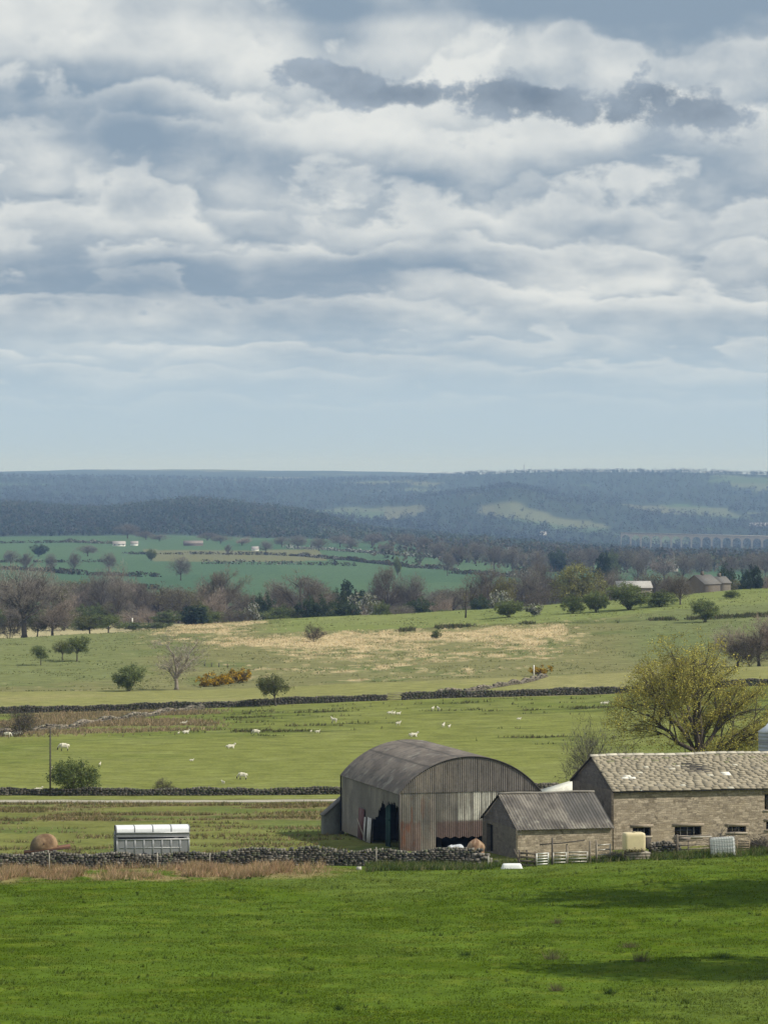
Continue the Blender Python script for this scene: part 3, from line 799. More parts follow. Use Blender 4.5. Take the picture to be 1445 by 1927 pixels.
# ---- pale-roofed shed showing between barn and byre
px, Y = 1020, 306.0
O = G(px, Y); pale = empty('low_shed', O, ALPHA, 'low shed with a pale cream sheet roof between the barn and byre', 'shed')
ox, oy = O.x, O.y; u1 = solve_u(ox, oy, 1100)
h0 = ROWZ(1495, Y) - O.z; h1 = ROWZ(1470, Y + 1) - O.z
m = MB(); m.box(0, u1, .1, 2, -.6, h0 - .1, (.16, .15, .14)); m.build('wall', M_sheet, pale)
m = MB(); m.add([(-.2,-.1,h0),(u1,-.1,h1),(u1,2.2,h1),(-.2,2.2,h0),(-.2,-.1,h0-.9),(u1,-.1,h0-.9),(u1,2.2,h0-.9),(-.2,2.2,h0-.9)], [(0,1,2,3),(0,4,5,1),(1,5,6,2),(2,6,7,3),(3,7,4,0),(7,6,5,4)], (.64,.63,.54))
m.build('roof', M_sheet, pale)

# ---- feed silo behind the byre
Y = 309.0; O = G(1452, Y)
silo = empty('feed_silo', O, 0, 'grey steel feed silo with a conical lid behind the byre roof', 'silo')
sc = F / Y; R_ = 25 / sc; top = ROWZ(1377, Y) - O.z; ap = ROWZ(1358, Y) - O.z
m = MB(); a = np.linspace(0, 2 * PI, 40); zs = np.arange(1.2, top, .06)
rr = R_ + .015 * np.sin(zs * 2 * PI / .3)
V = np.stack([rr[:, None] * np.cos(a), rr[:, None] * np.sin(a), np.broadcast_to(zs[:, None], (len(zs), 40))], -1)
cb = np.broadcast_to(np.array([.34, .37, .40]), V.shape).copy(); cb[np.abs((zs / 1.35) % 1 - .5) > .47] = [.2, .21, .22]
m.grid(V, cb, flip=True); m.build('silo_body', M_steel, silo, True)
m = MB(); V = np.stack([np.stack([r0 * np.cos(a), r0 * np.sin(a), np.full(40, z0)], -1) for r0, z0 in ((R_ - .05, top - .1), (R_ + .08, top - .02), (R_ * .5, (top + ap) / 2), (.2, ap), (0, ap + .02))])
m.grid(V, (.62, .65, .68), flip=True); m.build('conical_lid', M_steel, silo)
for k in range(4):
    t = PI / 4 + k * PI / 2; m = MB(); m.beam((R_ * .85 * math.cos(t), R_ * .85 * math.sin(t), -.2), (R_ * .85 * math.cos(t), R_ * .85 * math.sin(t), 1.6), .12, .12, (.3, .3, .3)); m.build('leg', M_steel, silo)
# ------------------------------------------------------------------ trees
M_bark = vmat('bark', .95, 5, .3, .4, .1)
M_leaf = vmat('foliage', .85, 1.2, .3, 0, .12)
_n = M_leaf.node_tree; _p = _n.nodes['Principled BSDF']
_t = _n.nodes.new('ShaderNodeBsdfTranslucent'); _mx = _n.nodes.new('ShaderNodeMixShader'); _mx.inputs[0].default_value = .35
_n.links.new(_p.inputs['Base Color'].links[0].from_socket, _t.inputs['Color'])
_n.links.new(_p.outputs[0], _mx.inputs[1]); _n.links.new(_t.outputs[0], _mx.inputs[2]); _n.links.new(_mx.outputs[0], _n.nodes['Material Output'].inputs['Surface'])
def bez(p0, p1, p2, n):
    t = np.linspace(0, 1, n)[:, None]
    return (1-t)**2 * p0 + 2*t*(1-t) * p1 + t**2 * p2
def unit(a): return a / (np.linalg.norm(a, axis=-1, keepdims=True) + 1e-9)
def slivers(mb, P, Dv, Ln, Wd, col, R):
    """thin tapering twigs, one triangle each"""
    n = len(P); s = unit(np.cross(Dv, unit(R.normal(size=(n, 3)))))
    a = P + s * Wd[:, None] / 2; b = P - s * Wd[:, None] / 2; c = P + Dv * Ln[:, None]
    V = np.stack([a, b, c], 1).reshape(-1, 3)
    mb.add(V, np.arange(3 * n).reshape(-1, 3), np.repeat(col, 3, 0))
def leaves(mb, P, size, col, R, up=.3):
    n = len(P); nrm = unit(R.normal(size=(n, 3)) + np.array([0, 0, up]))
    s = unit(np.cross(nrm, unit(R.normal(size=(n, 3))))); t = np.cross(nrm, s)
    z = (size * R.uniform(.6, 1.4, n))[:, None] / 2
    k = R.uniform(.5, 1.0, n)[:, None]
    V = np.stack([P - s*z, P - t*z*k, P + s*z, P + t*z*k], 1).reshape(-1, 3)
    mb.add(V, np.arange(4 * n).reshape(-1, 4), np.repeat(col, 4, 0))
def vary(base, n, R, amt=.25):
    b = np.atleast_2d(np.array(base, float)); i = R.integers(0, len(b), n)
    return b[i] * R.uniform(1 - amt, 1 + amt, (n, 1))
def make_tree(seed, H, Rx, cb, npts=300, k1=7, k2=5, tr=.25, bark=(.11,.095,.08), tw=(.13,.105,.085), ntw=8, twl=.9, tww=.05, nlf=0, lfs=.3, lfc=((.08,.11,.03),), top=1.0, lean=0., sidesd=6, droop=0., spread=.6, multi=1, gap=.41):
    R = np.random.default_rng(seed); rz = (H * top - cb) / 2; zc = cb + rz
    P = []
    while len(P) < npts:
        d = unit(R.normal(size=3)); r = R.random() ** (1 / 2.3)
        az_ = math.atan2(d[1], d[0])
        lob = .68 + .62 * float(vnoise(np.array([az_ * 1.3 + seed]), np.array([d[2] * 1.8 + 3]), seed)[0])
        p = np.array([d[0] * Rx, d[1] * Rx, d[2] * rz]) * r * lob
        if d[2] < 0: p[2] *= .85
        if float(fbm(np.array([p[0] * 1.9 / Rx + 9]), np.array([p[2] * 1.9 / rz + p[1] * 1.5 / Rx]), seed + 5, 2)[0]) < gap: continue
        P.append(p + [lean * (p[2] + rz) / 2, 0, zc])
    P = np.array(P)
    T = MB(); C = MB()
    ht = cb + (H - cb) * (.30 if multi == 1 else .05)
    n = 7; zt = np.linspace(-.25, ht, n)
    tp = np.stack([np.cumsum(R.normal(0, .03 * H / 12, n)) + lean * np.linspace(0, .6, n), np.cumsum(R.normal(0, .03 * H / 12, n)), zt], 1)
    if multi == 1:
        rr = tr * np.linspace(1.15, .62, n); rr[0] *= 1.5
        T.tube(tp, rr, sidesd + 2, bark)
    C1 = P[R.choice(len(P), k1, replace=False)]
    for _ in range(3):
        a1 = np.argmin(((P[:, None] - C1[None]) ** 2).sum(-1), 1)
        C1 = np.array([P[a1 == i].mean(0) if (a1 == i).any() else C1[i] for i in range(k1)])
    for i in range(k1):
        Q = P[a1 == i]
        if not len(Q): continue
        m = Q.mean(0)
        if multi == 1:
            f = np.clip((m[2] - cb) / (H - cb), 0, 1) * .75 + R.uniform(-.05, .2); ha = min(max(cb * .8 + (ht - cb * .8) * f, cb * .7), ht)
            p0 = np.array([np.interp(ha, zt, tp[:, k]) for k in range(3)])
        else: p0 = np.array([R.normal(0, Rx * .08), R.normal(0, Rx * .08), -.1])
        e = p0 + (m - p0) * .95; ln = np.linalg.norm(e - p0)
        ctrl = p0 + (e - p0) * .5 + np.array([0, 0, ln * R.uniform(-.05, .18)]) + R.normal(0, ln * .07, 3)
        lb = bez(p0, ctrl, e, 7); lb[1:-1] += R.normal(0, ln * .018, (5, 3))
        r0 = tr * (.45 + .5 * math.sqrt(len(Q) / len(P) * 3)) * (.8 if multi == 1 else .6)
        T.tube(lb, r0 * np.linspace(1, .38, 7), sidesd, bark)
        kk = min(k2, len(Q)); C2 = Q[R.choice(len(Q), kk, replace=False)]
        a2 = np.argmin(((Q[:, None] - C2[None]) ** 2).sum(-1), 1)
        for j in range(kk):
            S = Q[a2 == j]
            if not len(S): continue
            t0 = R.uniform(.30, 1.0); q0 = lb[int(t0 * 6)]; e2 = S.mean(0); l2 = np.linalg.norm(e2 - q0)
            b2 = bez(q0, q0 + (e2 - q0) * .5 + np.array([0, 0, l2 * .12]) + R.normal(0, l2 * .1, 3), e2, 5)
            r2 = r0 * .36 * (1.1 - .4 * t0)
            T.tube(b2, r2 * np.linspace(1, .35, 5), max(4, sidesd - 2), bark, cap=False)
            st = b2[np.clip((R.uniform(.25, 1, len(S)) * 4).astype(int), 0, 4)]
            dv = S - st; L_ = np.linalg.norm(dv, axis=1)
            slivers(C, st, unit(dv), L_ * 1.1, np.maximum(r2 * .7, tww * 1.6) * np.ones(len(S)), vary(bark, len(S), R), R)
    if ntw:
        k = ntw; O_ = np.repeat(P, k, 0) + R.normal(0, twl * .35, (len(P) * k, 3))
        out = unit(O_ - np.array([0, 0, zc - rz * .6])) * spread + np.array([0, 0, .35 - droop])
        Dv = unit(out + R.normal(0, .55, O_.shape))
        slivers(C, O_, Dv, twl * R.uniform(.5, 1.3, len(O_)), tww * R.uniform(.6, 1.4, len(O_)), vary(tw, len(O_), R, .3), R)
    if nlf:
        k = nlf; clump = R.uniform(.72, 1.28, (len(P), 1))
        O_ = np.repeat(P, k, 0) + R.normal(0, twl * .42, (len(P) * k, 3)); O_[:, 2] = np.maximum(O_[:, 2], .05)
        leaves(C, O_, lfs, vary(lfc, len(O_), R, .3) * np.repeat(clump, k, 0), R)
    return T, C
PROTO = {}
def proto(key, **k):
    T, C = make_tree(**k); PROTO[key] = (T, C, k['H'], k['Rx'])
BR = ((.185,.162,.128), (.21,.18,.145), (.16,.142,.112)); MAU = ((.23,.202,.175), (.20,.178,.155), (.185,.175,.125)); PALE = ((.37,.30,.245), (.31,.26,.21))
GRN = ((.160,.195,.070), (.13,.165,.060), (.19,.22,.085)); DGR = ((.058,.088,.040), (.046,.072,.036), (.075,.10,.046)); OLV = ((.165,.155,.055), (.14,.14,.05), (.19,.18,.062))
proto('bare1', seed=1, H=13, Rx=5.8, cb=1.4, npts=440, k1=9, k2=5, tr=.30, tw=BR, ntw=12, twl=1.1, tww=.075)
proto('bare2', seed=2, H=13, Rx=5.2, cb=1.8, npts=400, k1=8, k2=5, tr=.28, tw=MAU, ntw=12, twl=1.1, tww=.07)
proto('bare3', seed=3, H=13, Rx=5.2, cb=1.6, npts=380, k1=9, k2=5, tr=.28, tw=PALE, ntw=11, twl=1.2, tww=.07)
proto('bud1', seed=4, H=13, Rx=6.0, cb=1.6, npts=330, k1=8, k2=5, tr=.32, tw=OLV, ntw=6, twl=1.0, tww=.07, nlf=7, lfs=.42, lfc=OLV)
proto('bud2', seed=5, H=13, Rx=5.0, cb=2.2, npts=300, k1=7, k2=5, tr=.3, tw=BR, ntw=6, twl=1.0, tww=.07, nlf=4, lfs=.38, lfc=((.15,.135,.06), (.17,.15,.075)))
proto('green1', seed=6, H=6, Rx=3.6, cb=.3, npts=260, k1=7, k2=4, tr=.16, tw=GRN, ntw=4, twl=.6, tww=.05, nlf=34, lfs=.24, lfc=GRN, multi=3)
proto('green2', seed=7, H=6, Rx=3.4, cb=.2, npts=240, k1=7, k2=4, tr=.15, tw=GRN, ntw=4, twl=.6, tww=.05, nlf=28, lfs=.24, lfc=((.125,.155,.055), (.10,.13,.045)), multi=3)
proto('dark1', seed=8, H=8, Rx=4.2, cb=.3, npts=280, k1=7, k2=4, tr=.2, tw=DGR, ntw=3, twl=.7, tww=.06, nlf=28, lfs=.33, lfc=DGR, multi=3)
proto('haw1', seed=9, H=6, Rx=3.0, cb=1.5, npts=230, k1=7, k2=4, tr=.15, tw=GRN, ntw=4, twl=.55, tww=.05, nlf=24, lfs=.21, lfc=GRN)
proto('haw2', seed=10, H=6, Rx=3.2, cb=1.3, npts=230, k1=6, k2=4, tr=.16, tw=OLV, ntw=5, twl=.6, tww=.05, nlf=18, lfs=.21, lfc=((.115,.135,.05), (.135,.145,.06)), lean=.6)
proto('gorse', seed=11, H=2.4, Rx=1.8, cb=.05, npts=170, k1=6, k2=4, tr=.06, tw=DGR, ntw=3, twl=.3, tww=.04, nlf=16, lfs=.2, lfc=((.58,.37,.025), (.46,.29,.025), (.36,.24,.03), (.15,.14,.04)), multi=3)
proto('white', seed=12, H=3.6, Rx=2.6, cb=.1, npts=180, k1=6, k2=4, tr=.08, tw=BR, ntw=5, twl=.5, tww=.04, nlf=12, lfs=.32, lfc=((.50,.50,.45), (.34,.35,.29), (.14,.16,.075), (.13,.14,.08)), multi=3)
proto('thorn', seed=13, H=5, Rx=3.2, cb=.2, npts=240, k1=8, k2=4, tr=.09, tw=((.10,.085,.065), (.13,.11,.085)), ntw=9, twl=.8, tww=.05, nlf=2, lfs=.2, lfc=((.10,.11,.04),), multi=3)
proto('conif', seed=14, H=9, Rx=2.6, cb=.6, npts=260, k1=9, k2=4, tr=.2, tw=DGR, ntw=4, twl=.6, tww=.06, nlf=14, lfs=.42, lfc=((.032,.052,.032), (.042,.064,.034)))
proto('willow', seed=33, H=13, Rx=6.2, cb=.9, npts=420, k1=9, k2=5, tr=.32, tw=((.19,.185,.07),), ntw=6, twl=1.0, tww=.06, nlf=18, lfs=.36, lfc=((.205,.205,.070), (.175,.18,.062), (.235,.23,.085)))
proto('shade', seed=30, H=15, Rx=5.5, cb=3.0, npts=420, k1=9, k2=5, tr=.4, tw=BR, ntw=5, twl=.9, tww=.06, nlf=16, lfs=.42, lfc=GRN)
_TREE = {}
def mesh_of(key):
    if key not in _TREE:
        T, C, H, R_ = PROTO[key]
        a = T.build('trunk', M_bark, None, True); b = C.build('crown', M_leaf)
        _TREE[key] = (a.data, b.data); bpy.data.objects.remove(a); bpy.data.objects.remove(b)
    return _TREE[key]
_rt = random.Random(99)
def tree(name, key, loc, h, w, label, cat='tree', group=None, rz=None):
    """a thing with trunk and crown; h height and w crown width in metres"""
    T, C, H, R_ = PROTO[key]; a, b = mesh_of(key)
    e = empty(name, loc, _rt.uniform(0, 6.28) if rz is None else rz, label, cat, group)
    s = w / (2 * R_ * .92); e.scale = (s, s, h / H)
    for nm, me in (('trunk', a), ('crown', b)):
        o = bpy.data.objects.new(nm, me); COL.objects.link(o); o.parent = e
    return e
def tree_px(name, key, px, base, top, wpx, label, cat='tree', group=None, y0=168, y1=1190, Y=None, rz=None):
    Y = Y or Yat(px, base, y0, y1); g = G(px, Y)
    return tree(name, key, g, ROWZ(top, Y) - g.z, wpx * Y / F, label, cat, group, rz)

# ---- the great tree behind the byre and its bare neighbour
PROTO['great'] = (*make_tree(seed=21, H=15.4, Rx=7.4, cb=3.0, npts=2000, k1=14, k2=10, tr=.37, gap=.35, bark=(.085,.072,.058), tw=((.12,.10,.06), (.15,.12,.06)), ntw=7, twl=.55, tww=.022, nlf=19, lfs=.14,
    lfc=((.46,.40,.085), (.40,.37,.09), (.34,.33,.10)), sidesd=8), 15.4, 7.6)
g = G(1316, 331); tree('spreading_tree', 'great', g, ROWZ(1212, 331) - g.z, 300 * 331 / F, 'great spreading tree with yellow-green buds rising behind the stone byre', 'tree', None, 1.2)
PROTO['bareclump'] = (*make_tree(seed=22, H=7, Rx=3.4, cb=1.0, npts=420, k1=9, k2=6, tr=.12, bark=(.11,.10,.085), tw=((.13,.12,.095), (.16,.15,.12)), ntw=9, twl=.7, tww=.028, nlf=2, lfs=.12, lfc=((.13,.14,.06),), multi=3), 7, 3.4)
g = G(1122, 322); tree('bare_bush', 'bareclump', g, ROWZ(1366, 322) - g.z, 124 * 322 / F, 'bare grey twiggy bush behind the left gable of the stone byre', 'bush')
# ---- bushes along the lane
PROTO['lanebush'] = (*make_tree(seed=23, H=3.2, Rx=2.2, cb=.15, npts=420, k1=8, k2=5, tr=.09, tw=GRN, ntw=5, twl=.4, tww=.025, nlf=16, lfs=.15, lfc=((.14,.175,.055), (.11,.145,.048), (.17,.20,.07)), multi=3), 3.2, 2.2)
tree_px('lane_bush', 'lanebush', 138, 1498, 1433, 84, 'dark green rounded bush at the wall beside the thin pole', 'bush', Y=357.5)
tree_px('lane_bush', 'thorn', 308, 1497, 1468, 36, 'small thin greyish bush growing against the lane wall', 'bush', Y=357.5)
# ---- rough bank and strip
PROTO['twisted'] = (*make_tree(seed=27, H=10.5, Rx=3.7, cb=1.0, npts=190, k1=8, k2=5, tr=.22, bark=(.27,.235,.19), tw=((.34,.295,.24), (.28,.24,.19), (.42,.37,.31)), ntw=8, twl=.8, tww=.055), 10.5, 3.7)
tree_px('bare_tree', 'twisted', 332, 1299, 1186, 108, 'pale bare tree with twisted grey branches on the rough bank beside the round green bush', 'tree', Y=655)
tree_px('round_bush', 'green1', 242, 1302, 1254, 58, 'dense round green bush left of the pale bare tree', 'bush', Y=652)
for px, bs, tp, w, lb in ((384,1293,1272,38,'low brownish gorse clump, leftmost of the row beside the bare tree'),(409,1292,1264,44,'bright orange gorse bush with the densest flowers in its row'),
                      (432,1288,1264,36,'orange gorse bush between the brightest gorse and the dark one'),(455,1285,1255,40,'dark rounded gorse bush at the right end of its row'),
                      (1016,1272,1250,38,'yellow gorse bush behind the white post and stone rubble')):
    tree_px('gorse_bush', 'gorse', px, bs, tp, w, lb, 'bush', 'gorse bushes on the bank', y0=560, y1=800)
tree_px('hawthorn_tree', 'haw2', 519, 1335, 1268, 62, 'small green thorn tree with a dark trunk standing against the long wall', 'tree', Y=556)
tree_px('stunted_tree', 'thorn', 38, 1388, 1338, 66, 'small dark crooked thorn tree beside the tumbled wall at left', 'tree', Y=478)
for px, bs, tp, w, k, lb in ((77,1252,1215,34,'haw1','small round-headed tree standing alone in the left pasture'),(117,1243,1206,36,'haw2','slim green tree, left one of the close pair in the left pasture'),
                         (145,1245,1197,46,'haw1','darker green tree, right one of the close pair in the left pasture')):
    tree_px('pasture_tree', k, px, bs, tp, w, lb, 'tree', 'small trees in the left pasture', y0=690, y1=960)
for px, bs, tp, w, k, lb in ((170,1206,1158,62,'haw2','green budding tree leaning at the field edge, left of a matching tree'),(204,1206,1156,60,'haw1','green budding tree at the field edge, right of a matching tree')):
    tree_px('budding_tree', k, px, bs, tp, w, lb, 'tree', Y=1075)
PROTO['bigbare'] = (*make_tree(seed=25, H=22, Rx=9.5, cb=4.0, npts=520, k1=9, k2=6, tr=.62, bark=(.095,.082,.068), tw=((.28,.25,.215), (.24,.21,.18), (.32,.28,.235)), ntw=12, twl=1.6, tww=.085), 22, 9.5)
tree_px('bare_ash', 'bigbare', 46, 1207, 1060, 138, 'tallest bare tree at the left edge with a forked dark trunk', 'tree', Y=1078)
tree_px('bare_ash', 'bare3', 98, 1207, 1112, 86, 'thin bare tree with a crooked stem right of the tallest bare tree', 'tree', Y=1080)
tree_px('undergrowth_bush', 'thorn', 18, 1207, 1158, 60, 'dark brushy bush below the tallest bare tree, at its left', 'bush', Y=1086)
tree_px('undergrowth_bush', 'haw2', 70, 1207, 1160, 50, 'green-tinged bush between the two bare trees at far left', 'bush', Y=1086)
tree_px('field_bush', 'thorn', 590, 1208, 1178, 42, 'dark scrubby thornbush in the middle of the rough bank', 'bush', y0=800, y1=1000)
tree_px('field_bush', 'green2', 820, 1202, 1187, 20, 'tiny green bush on the ditch line right of the scrubby thornbush', 'bush', y0=800, y1=1000)
# ---- upper pasture bushes
for px, bs, tp, w, k, nm, lb in ((958,1162,1131,46,'green1','pasture_bush','grey-green bush left of the white blossom bush'),(1004,1160,1138,34,'white','blossom_bush','white flowering bush alone on the upper pasture'),
      (1080,1155,1122,42,'green2','pasture_bush','loose grey-green bush, left of a neighbouring bush of its size'),(1123,1153,1114,44,'green1','pasture_bush','fuller grey-green bush standing just left of the biggest bush'),
      (1184,1148,1100,76,'green1','pasture_bush','biggest dark green bush in front of the pale-roofed barn'),(1240,1142,1113,58,'green2','pasture_bush','low wide bush just right of the biggest bush'),
      (1326,1171,1130,50,'green1','pasture_bush','lone dark round bush above the ditch on the right of the pasture'),(1375,1126,1112,30,'green2','pasture_bush','low bush with bleached sticks near the brow at right')):
    tree_px(nm, k, px, bs, tp, w, lb, 'bush', None, y0=850, y1=1078)
tree_px('leaning_tree', 'bare1', 1280, 1138, 1082, 52, 'brown leaning bare tree at the right end of the bush row', 'tree', y0=850, y1=1078)
# dead tree
D_ = MB(); RD = np.random.default_rng(3)
Y = Yat(876, 1163, 880, 1078); g = G(876, Y); H_ = ROWZ(1092, Y) - g.z
D_.tube([(0,0,-.2), (.1,0,H_*.2), (.0,.1,H_*.4), (.35,.1,H_*.62)], [.24,.2,.17,.1], 7, (.07,.06,.05))
for a_, b_, c_ in (((.0,.1,H_*.4), (1.0,.2,H_*.46), (2.0,.2,H_*.52)), ((1.2,.2,H_*.47), (1.5,.3,H_*.68), (1.1,.3,H_*.88)), ((1.8,.2,H_*.5), (2.4,.1,H_*.68), (3.2,.0,H_*.86)), ((.35,.1,H_*.62), (.1,.1,H_*.75), (.4,.2,H_*.92)), ((1.3,.3,H_*.8), (1.7,.3,H_*.92), (1.6,.3,H_))):
    D_.tube(bez(np.array(a_), np.array(b_), np.array(c_), 6) + RD.normal(0, .05, (6, 3)), np.linspace(.15, .05, 6), 5, (.085,.075,.065))
e = empty('dead_tree', g, 0, 'dead leafless snag with broken bleached limbs on the pasture brow', 'tree'); D_.build('trunk', M_bark, e, True)
# ---- mauve thicket on the right edge
for px, tp, w, k, lb in ((1388,1176,84,'bare3','low pale mauve bare tree at the left end of the thicket behind the great tree'),(1428,1152,92,'bare3','taller mauve bare tree at the right edge above the great tree'),(1462,1150,70,'bare3','pale bare tree cut by the right edge of the view')):
    tree_px('thicket_tree', k, px, 1258, tp, w, lb, 'tree', 'bare thicket behind the great tree', Y=672)
tree_px('undergrowth_bush', 'thorn', 1410, 1258, 1205, 80, 'dense brown scrub at the foot of the mauve thicket', 'bush', Y=668)

# ---- the belt of trees below the brow
BELT = [ # px, top, width, Y, kind, name, label
 (420,1072,96,1330,'bare1','bare_tree','big dark brown bare tree with a broad sloping head in the belt'),
 (392,1100,62,1280,'bare3','bare_tree','pale ivy-hung bare tree in front of the big dark brown one'),
 (366,1140,52,1200,'conif','dark_conifer','low dark conifer at the pasture edge, below the pale ivy-hung tree'),
 (432,1150,40,1195,'bare1','bare_tree','small brown bare tree right of the low dark conifer'),
 (460,1152,34,1195,'thorn','brown_bush','low brown bush on the stubble edge right of the small bare tree'),
 (476,1138,40,1260,'white','blossom_bush','white-flecked bush behind the stubble edge'),
 (528,1142,56,1190,'green2','green_bush','olive green bush at the brow, left of two dark green ones'),
 (566,1082,130,1330,'bare1','bare_tree','broad domed brown tree, widest of the belt'),
 (520,1094,60,1360,'bare2','bare_tree','dark bare tree at the left shoulder of the domed brown tree'),
 (497,1118,46,1290,'dark1','dark_bush','dark green bush at the foot of the domed brown tree on its left'),
 (596,1122,66,1190,'dark1','dark_bush','dark green bush below the domed brown tree'),
 (642,1132,62,1190,'dark1','dark_bush','dark green bush, right one of the pair at the brow'),
 (672,1140,44,1195,'bare3','pink_bush','pinkish bare bush between the dark green pair and the bright green bush'),
 (718,1135,34,1185,'green2','bright_bush','bright green bush on the brow, brightest in its row'),
 (758,1140,50,1190,'bare2','pink_bush','low mauve bare bush right of the bright green bush'),
 (652,1092,26,1380,'conif','narrow_tree','narrow dark upright tree behind the brow'),
 (676,1110,30,1370,'conif','narrow_tree','short dark upright tree right of a taller narrow one'),
 (641,1108,40,1340,'dark1','dark_bush','dark green tree top behind the pair of dark bushes'),
 (690,1122,66,1280,'white','blossom_bush','long white blossom bush behind the bright green bush'),
 (730,1066,72,1420,'bare1','bare_tree','domed bare tree with pale branches standing highest in mid belt'),
 (780,1082,56,1420,'bare2','bare_tree','mauve bare tree right of the domed one with pale branches'),
 (792,1126,60,1250,'dark1','dark_bush','dark hedge-like bush on the brow left of the dead snag'),
 (825,1118,46,1290,'bare3','bare_tree','small pale bare tree behind the hedge-like bush'),
 (918,1070,90,1340,'bare1','bare_tree','broad brown bare tree just right of the dead snag'),
 (948,1078,50,1320,'bud1','budding_tree','olive budding tree at the right flank of the broad brown tree'),
 (945,1116,52,1180,'white','blossom_bush','whitish blossom thorn on the brow right of the snag'),
 (905,1122,44,1190,'dark1','dark_bush','dark green bush on the brow beside the whitish thorn'),
 (990,1070,70,1380,'bare2','bare_tree','dusky bare tree left of the big willow'),
 (1018,1056,64,1480,'bare1','bare_tree','tall brown tree behind the willow on its left'),
 (1015,1116,70,1170,'thorn','brown_bush','low brown hedge bush in front of the dusky bare tree'),
 (1087,1057,100,1275,'willow','willow_tree','big rounded yellow-green willow, greenest crown of the belt'),
 (1140,1078,50,1380,'bare2','bare_tree','dark mauve bare tree right of the willow'),
 (1135,1040,30,1900,'conif','dark_conifer','dark conifer showing above the trees right of the willow'),
 (1158,1072,46,1500,'bare2','bare_tree','mauve tree behind the left end of the pale-roofed barn'),
 (1232,1072,60,1420,'bud2','budding_tree','pale budding tree right of the pale-roofed barn'),
 (1262,1080,50,1300,'bare1','bare_tree','brown bare tree just right of the pale budding tree'),
 (1297,1084,50,1480,'bare1','bare_tree','round brown tree left of the stone house'),
 (1306,1096,30,1260,'green2','green_bush','light green bush left of the stone house'),
 (1364,1064,40,1600,'dark1','dark_tree','dark evergreen behind the roof of the stone house'),
 (1403,1074,24,1330,'conif','dark_conifer','dark conifer right of the stone house'),
 (1420,1064,30,1340,'conif','dark_conifer','taller dark conifer near the right edge'),
 (1440,1062,40,1400,'bare3','bare_tree','pale bare tree at the right edge behind the conifers'),
 (238,1058,66,1500,'bare3','pinkish_tree','pinkish bare tree rising above the left belt'),
 (190,1076,70,1420,'bare2','bare_tree','mauve bare tree left of the pinkish one'),
 (222,1092,56,1340,'bare2','bare_tree','dark-stemmed bare tree below the pinkish one'),
 (262,1094,56,1380,'bare1','bare_tree','greyish bare tree right of the pinkish one'),
 (140,1098,50,1420,'bare3','bare_tree','pale bare tree left of the mauve one in the left belt'),
 (300,1098,56,1420,'bud2','budding_tree','olive-brown tree in the middle of the left belt'),
 (336,1104,56,1380,'bud2','budding_tree','second olive-brown tree, nearer the big dark brown one'),
 (120,1148,40,1240,'haw2','budding_tree','green budding tree behind the stubble at left'),
 (250,1172,70,1240,'green2','green_hedge_bush','low green bush on the pale stubble behind the left pasture'),
 (300,1172,60,1230,'green2','green_hedge_bush','low green bush further right on the pale stubble'),
 (155,1172,50,1230,'green2','green_hedge_bush','low green bush on the pale stubble, leftmost of three'),
]
for px, tp, w, Y, k, nm, lb in BELT:
    g = G(px, Y); tree(nm, k, g, max(ROWZ(tp, Y) - g.z, 2), w * Y / F, lb, 'tree' if 'bush' not in nm else 'bush', 'trees of the belt below the brow')
rf = random.Random(12)
prof = [(-60,1085),(150,1090),(260,1100),(330,1104),(440,1100),(470,1122),(520,1110),(640,1108),(690,1118),(760,1104),(840,1112),(900,1096),(1000,1090),(1100,1086),(1200,1084),(1300,1088),(1500,1080)]
filler = []
px = -40
while px < 1480:
    tp = np.interp(px, *zip(*prof)) + rf.uniform(-4, 14); Y = rf.uniform(1450, 1720)
    filler.append((px, tp, rf.uniform(44, 72), Y, rf.choice(['bare1', 'bare2', 'bud2', 'bare3', 'bud2', 'bare1', 'bud1']))); px += rf.uniform(15, 22)
WORDS = {'bare1': 'brown bare tree', 'bare2': 'mauve bare tree', 'bare3': 'pale bare tree', 'bud2': 'olive-brown budding tree', 'green1': 'dark green bush', 'dark1': 'dark green bushy tree', 'bud1': 'yellow-green budding tree', 'green2': 'green bushy tree', 'white': 'white blossoming bush', 'conif': 'dark conifer', 'haw1': 'small green tree', 'haw2': 'small budding tree', 'thorn': 'brown twiggy bush'}
ORD = ['first','second','third','fourth','fifth','sixth','seventh','eighth','ninth','tenth','eleventh','twelfth','thirteenth','fourteenth','fifteenth','sixteenth','seventeenth','eighteenth','nineteenth','twentieth']
def ordn(n): return ORD[n] if n < 20 else ('twenty-' if n < 29 else 'thirty-') + ORD[(n - 20) % 10 if n < 29 else n - 30] if n not in (29,) else 'thirtieth'
px = -40
while px < 1180:
    Y = rf.uniform(1235, 1420); tp = np.interp(px, *zip(*prof)) + rf.uniform(34, 62)
    filler.append((px, min(tp, 1150), rf.uniform(34, 60), Y, rf.choice(['thorn', 'green2', 'green2', 'dark1', 'haw1', 'bare3', 'haw2']))); px += rf.uniform(24, 40)
filler.sort()
cnt = {}
for px, tp, w, Y, k in filler:
    i = cnt[k] = cnt.get(k, -1) + 1
    g = G(px, Y); tree('belt_bush' if k in ('thorn', 'green2', 'dark1') else 'belt_tree', k, g, max(ROWZ(tp, Y) - g.z, 4), w * Y / F, f'{WORDS[k]} filling the tree belt, {ordn(i)} of its kind from the left', 'bush' if k in ('thorn', 'green2', 'dark1') else 'tree', 'trees and bushes filling the belt')
